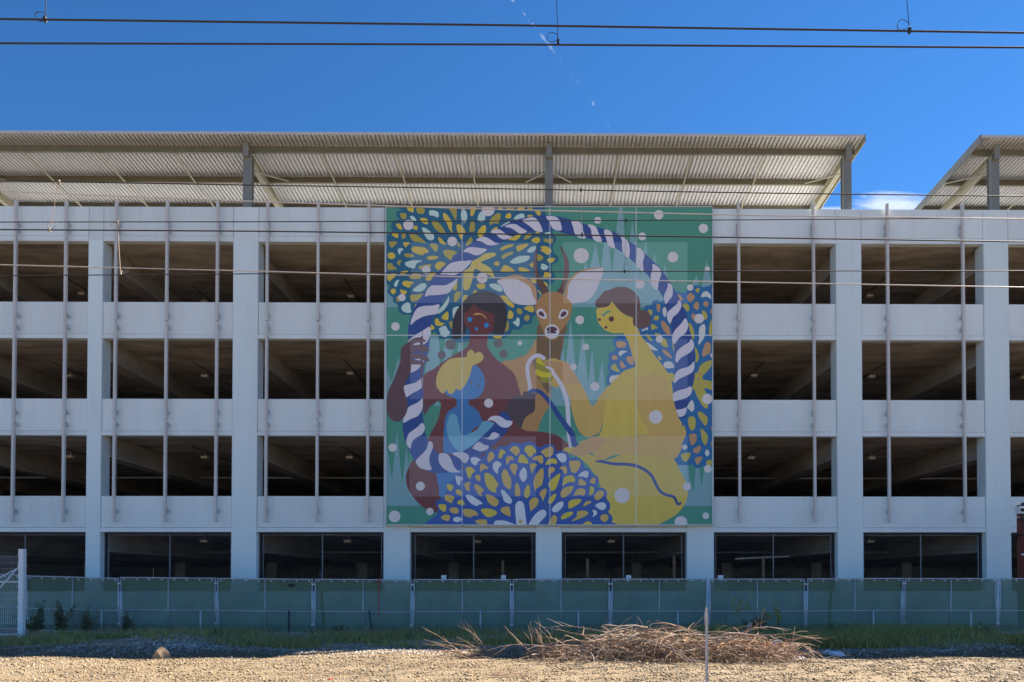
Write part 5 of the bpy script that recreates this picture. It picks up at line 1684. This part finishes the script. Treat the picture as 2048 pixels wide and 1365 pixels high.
def shrub(name, label, px, py, Y, h, nst, spread, leafm, nl, ls, seed, cat='shrub', leaf_from=0.2):
    rr = random.Random(seed)
    b = at(px, py, Y)
    z0 = gz(b.x, Y) - 0.02
    e = empty(name, (b.x, Y, z0), label, cat)
    st, lv = MB(), MB()
    for i in range(nst):
        d = Vector((rr.gauss(0, spread), rr.gauss(0, spread), 1)).normalized()
        p_ = Vector((rr.gauss(0, 0.05), rr.gauss(0, 0.05), 0))
        pts = [p_]
        L = h * rr.uniform(0.65, 1.05)
        for k in range(8):
            d = (d + Vector((rr.gauss(0, 0.10), rr.gauss(0, 0.10), rr.gauss(0, 0.05)))).normalized()
            pts.append(pts[-1] + d * L / 8)
        st.tube(pts, [0.010 * (1 - 0.75 * k / 8) for k in range(9)], 5)
        for j in range(nl):
            t = rr.uniform(leaf_from, 1) * 7.99
            c = pts[int(t)].lerp(pts[int(t) + 1], t % 1)
            o_ = Vector((rr.gauss(0, 1), rr.gauss(0, 1), rr.gauss(0.3, 0.5))).normalized()
            L2 = ls * rr.uniform(0.6, 1.4) * (1.25 - 0.75 * t / 8)
            c = c + o_ * rr.uniform(0, 0.10) * h * (1.25 - t / 8)
            w_ = o_.cross(Vector((rr.gauss(0, 1), rr.gauss(0, 1), 1))).normalized() * L2 * 0.24
            lv.add([c, c + o_ * L2 * 0.5 + w_, c + o_ * L2, c + o_ * L2 * 0.5 - w_], [(0, 1, 2, 3)])
    st.build('stem', M['bark'], e)
    tag(lv.build('foliage', M[leafm], e), kind='stuff')
    return e


shrub('tall_weed', 'dark leafy weed at the fence, nearest the white gate', 72, 1262, 20.5, 1.12, 9, 0.13, 'leafd', 150, 0.075, 1, 'weed')
shrub('tall_weed', 'dark leafy weed at the fence, second from the white gate', 120, 1264, 20.6, 1.1, 9, 0.13, 'leafd', 150, 0.075, 2, 'weed')
shrub('tall_weed', 'dark leafy weed at the fence behind the first grey stake', 176, 1266, 20.7, 0.92, 8, 0.14, 'leafd', 130, 0.07, 3, 'weed')
shrub('tall_weed', 'slim dark weed at the fence, just right of the first panel joint', 258, 1262, 20.8, 0.82, 6, 0.12, 'leafd', 150, 0.07, 4, 'weed')
shrub('tall_weed', 'low green weed at the fence right of the leaning dark pole', 680, 1268, 20.6, 0.35, 8, 0.3, 'leafd', 50, 0.07, 5, 'weed')
shrub('low_bush', 'dark bushy shrub behind the right end of the brush pile', 1505, 1268, 19.6, 0.75, 14, 0.38, 'leafd', 120, 0.08, 6, 'shrub')
shrub('sapling', 'sparse sapling with yellow-green leaves in front of the fence', 1478, 1268, 19.9, 1.30, 3, 0.10, 'leafy', 90, 0.08, 7, 'sapling', 0.6)
shrub('sapling', 'leaning sapling with yellow-green leaves reaching right along the fence', 1560, 1268, 19.9, 1.22, 3, 0.22, 'leafy', 100, 0.085, 8, 'sapling', 0.6)
shrub('tall_weed', 'green weed in the tall grass nearest the right edge', 1960, 1280, 19.2, 0.45, 9, 0.3, 'leafd', 50, 0.08, 9, 'weed')
shrub('tall_weed', 'green weed in the tall grass below the dark pole at right', 1660, 1278, 19.4, 0.42, 9, 0.3, 'leafd', 50, 0.07, 10, 'weed')
# cut stump showing through the bush
p = at(1497, 1262, 19.0)
sp_ = MB().tube([(0, 0, -0.05), (0.02, 0, 0.12), (0.01, 0.01, 0.30), (0.05, 0, 0.44)], [0.12, 0.09, 0.085, 0.06], 9)
o = sp_.build('tree_stump', M['bark'], None, True)
o.location = (p.x, 19.0, gz(p.x, 19.0))
tag(o, 'short grey-brown stump in front of the dark bush', 'stump')
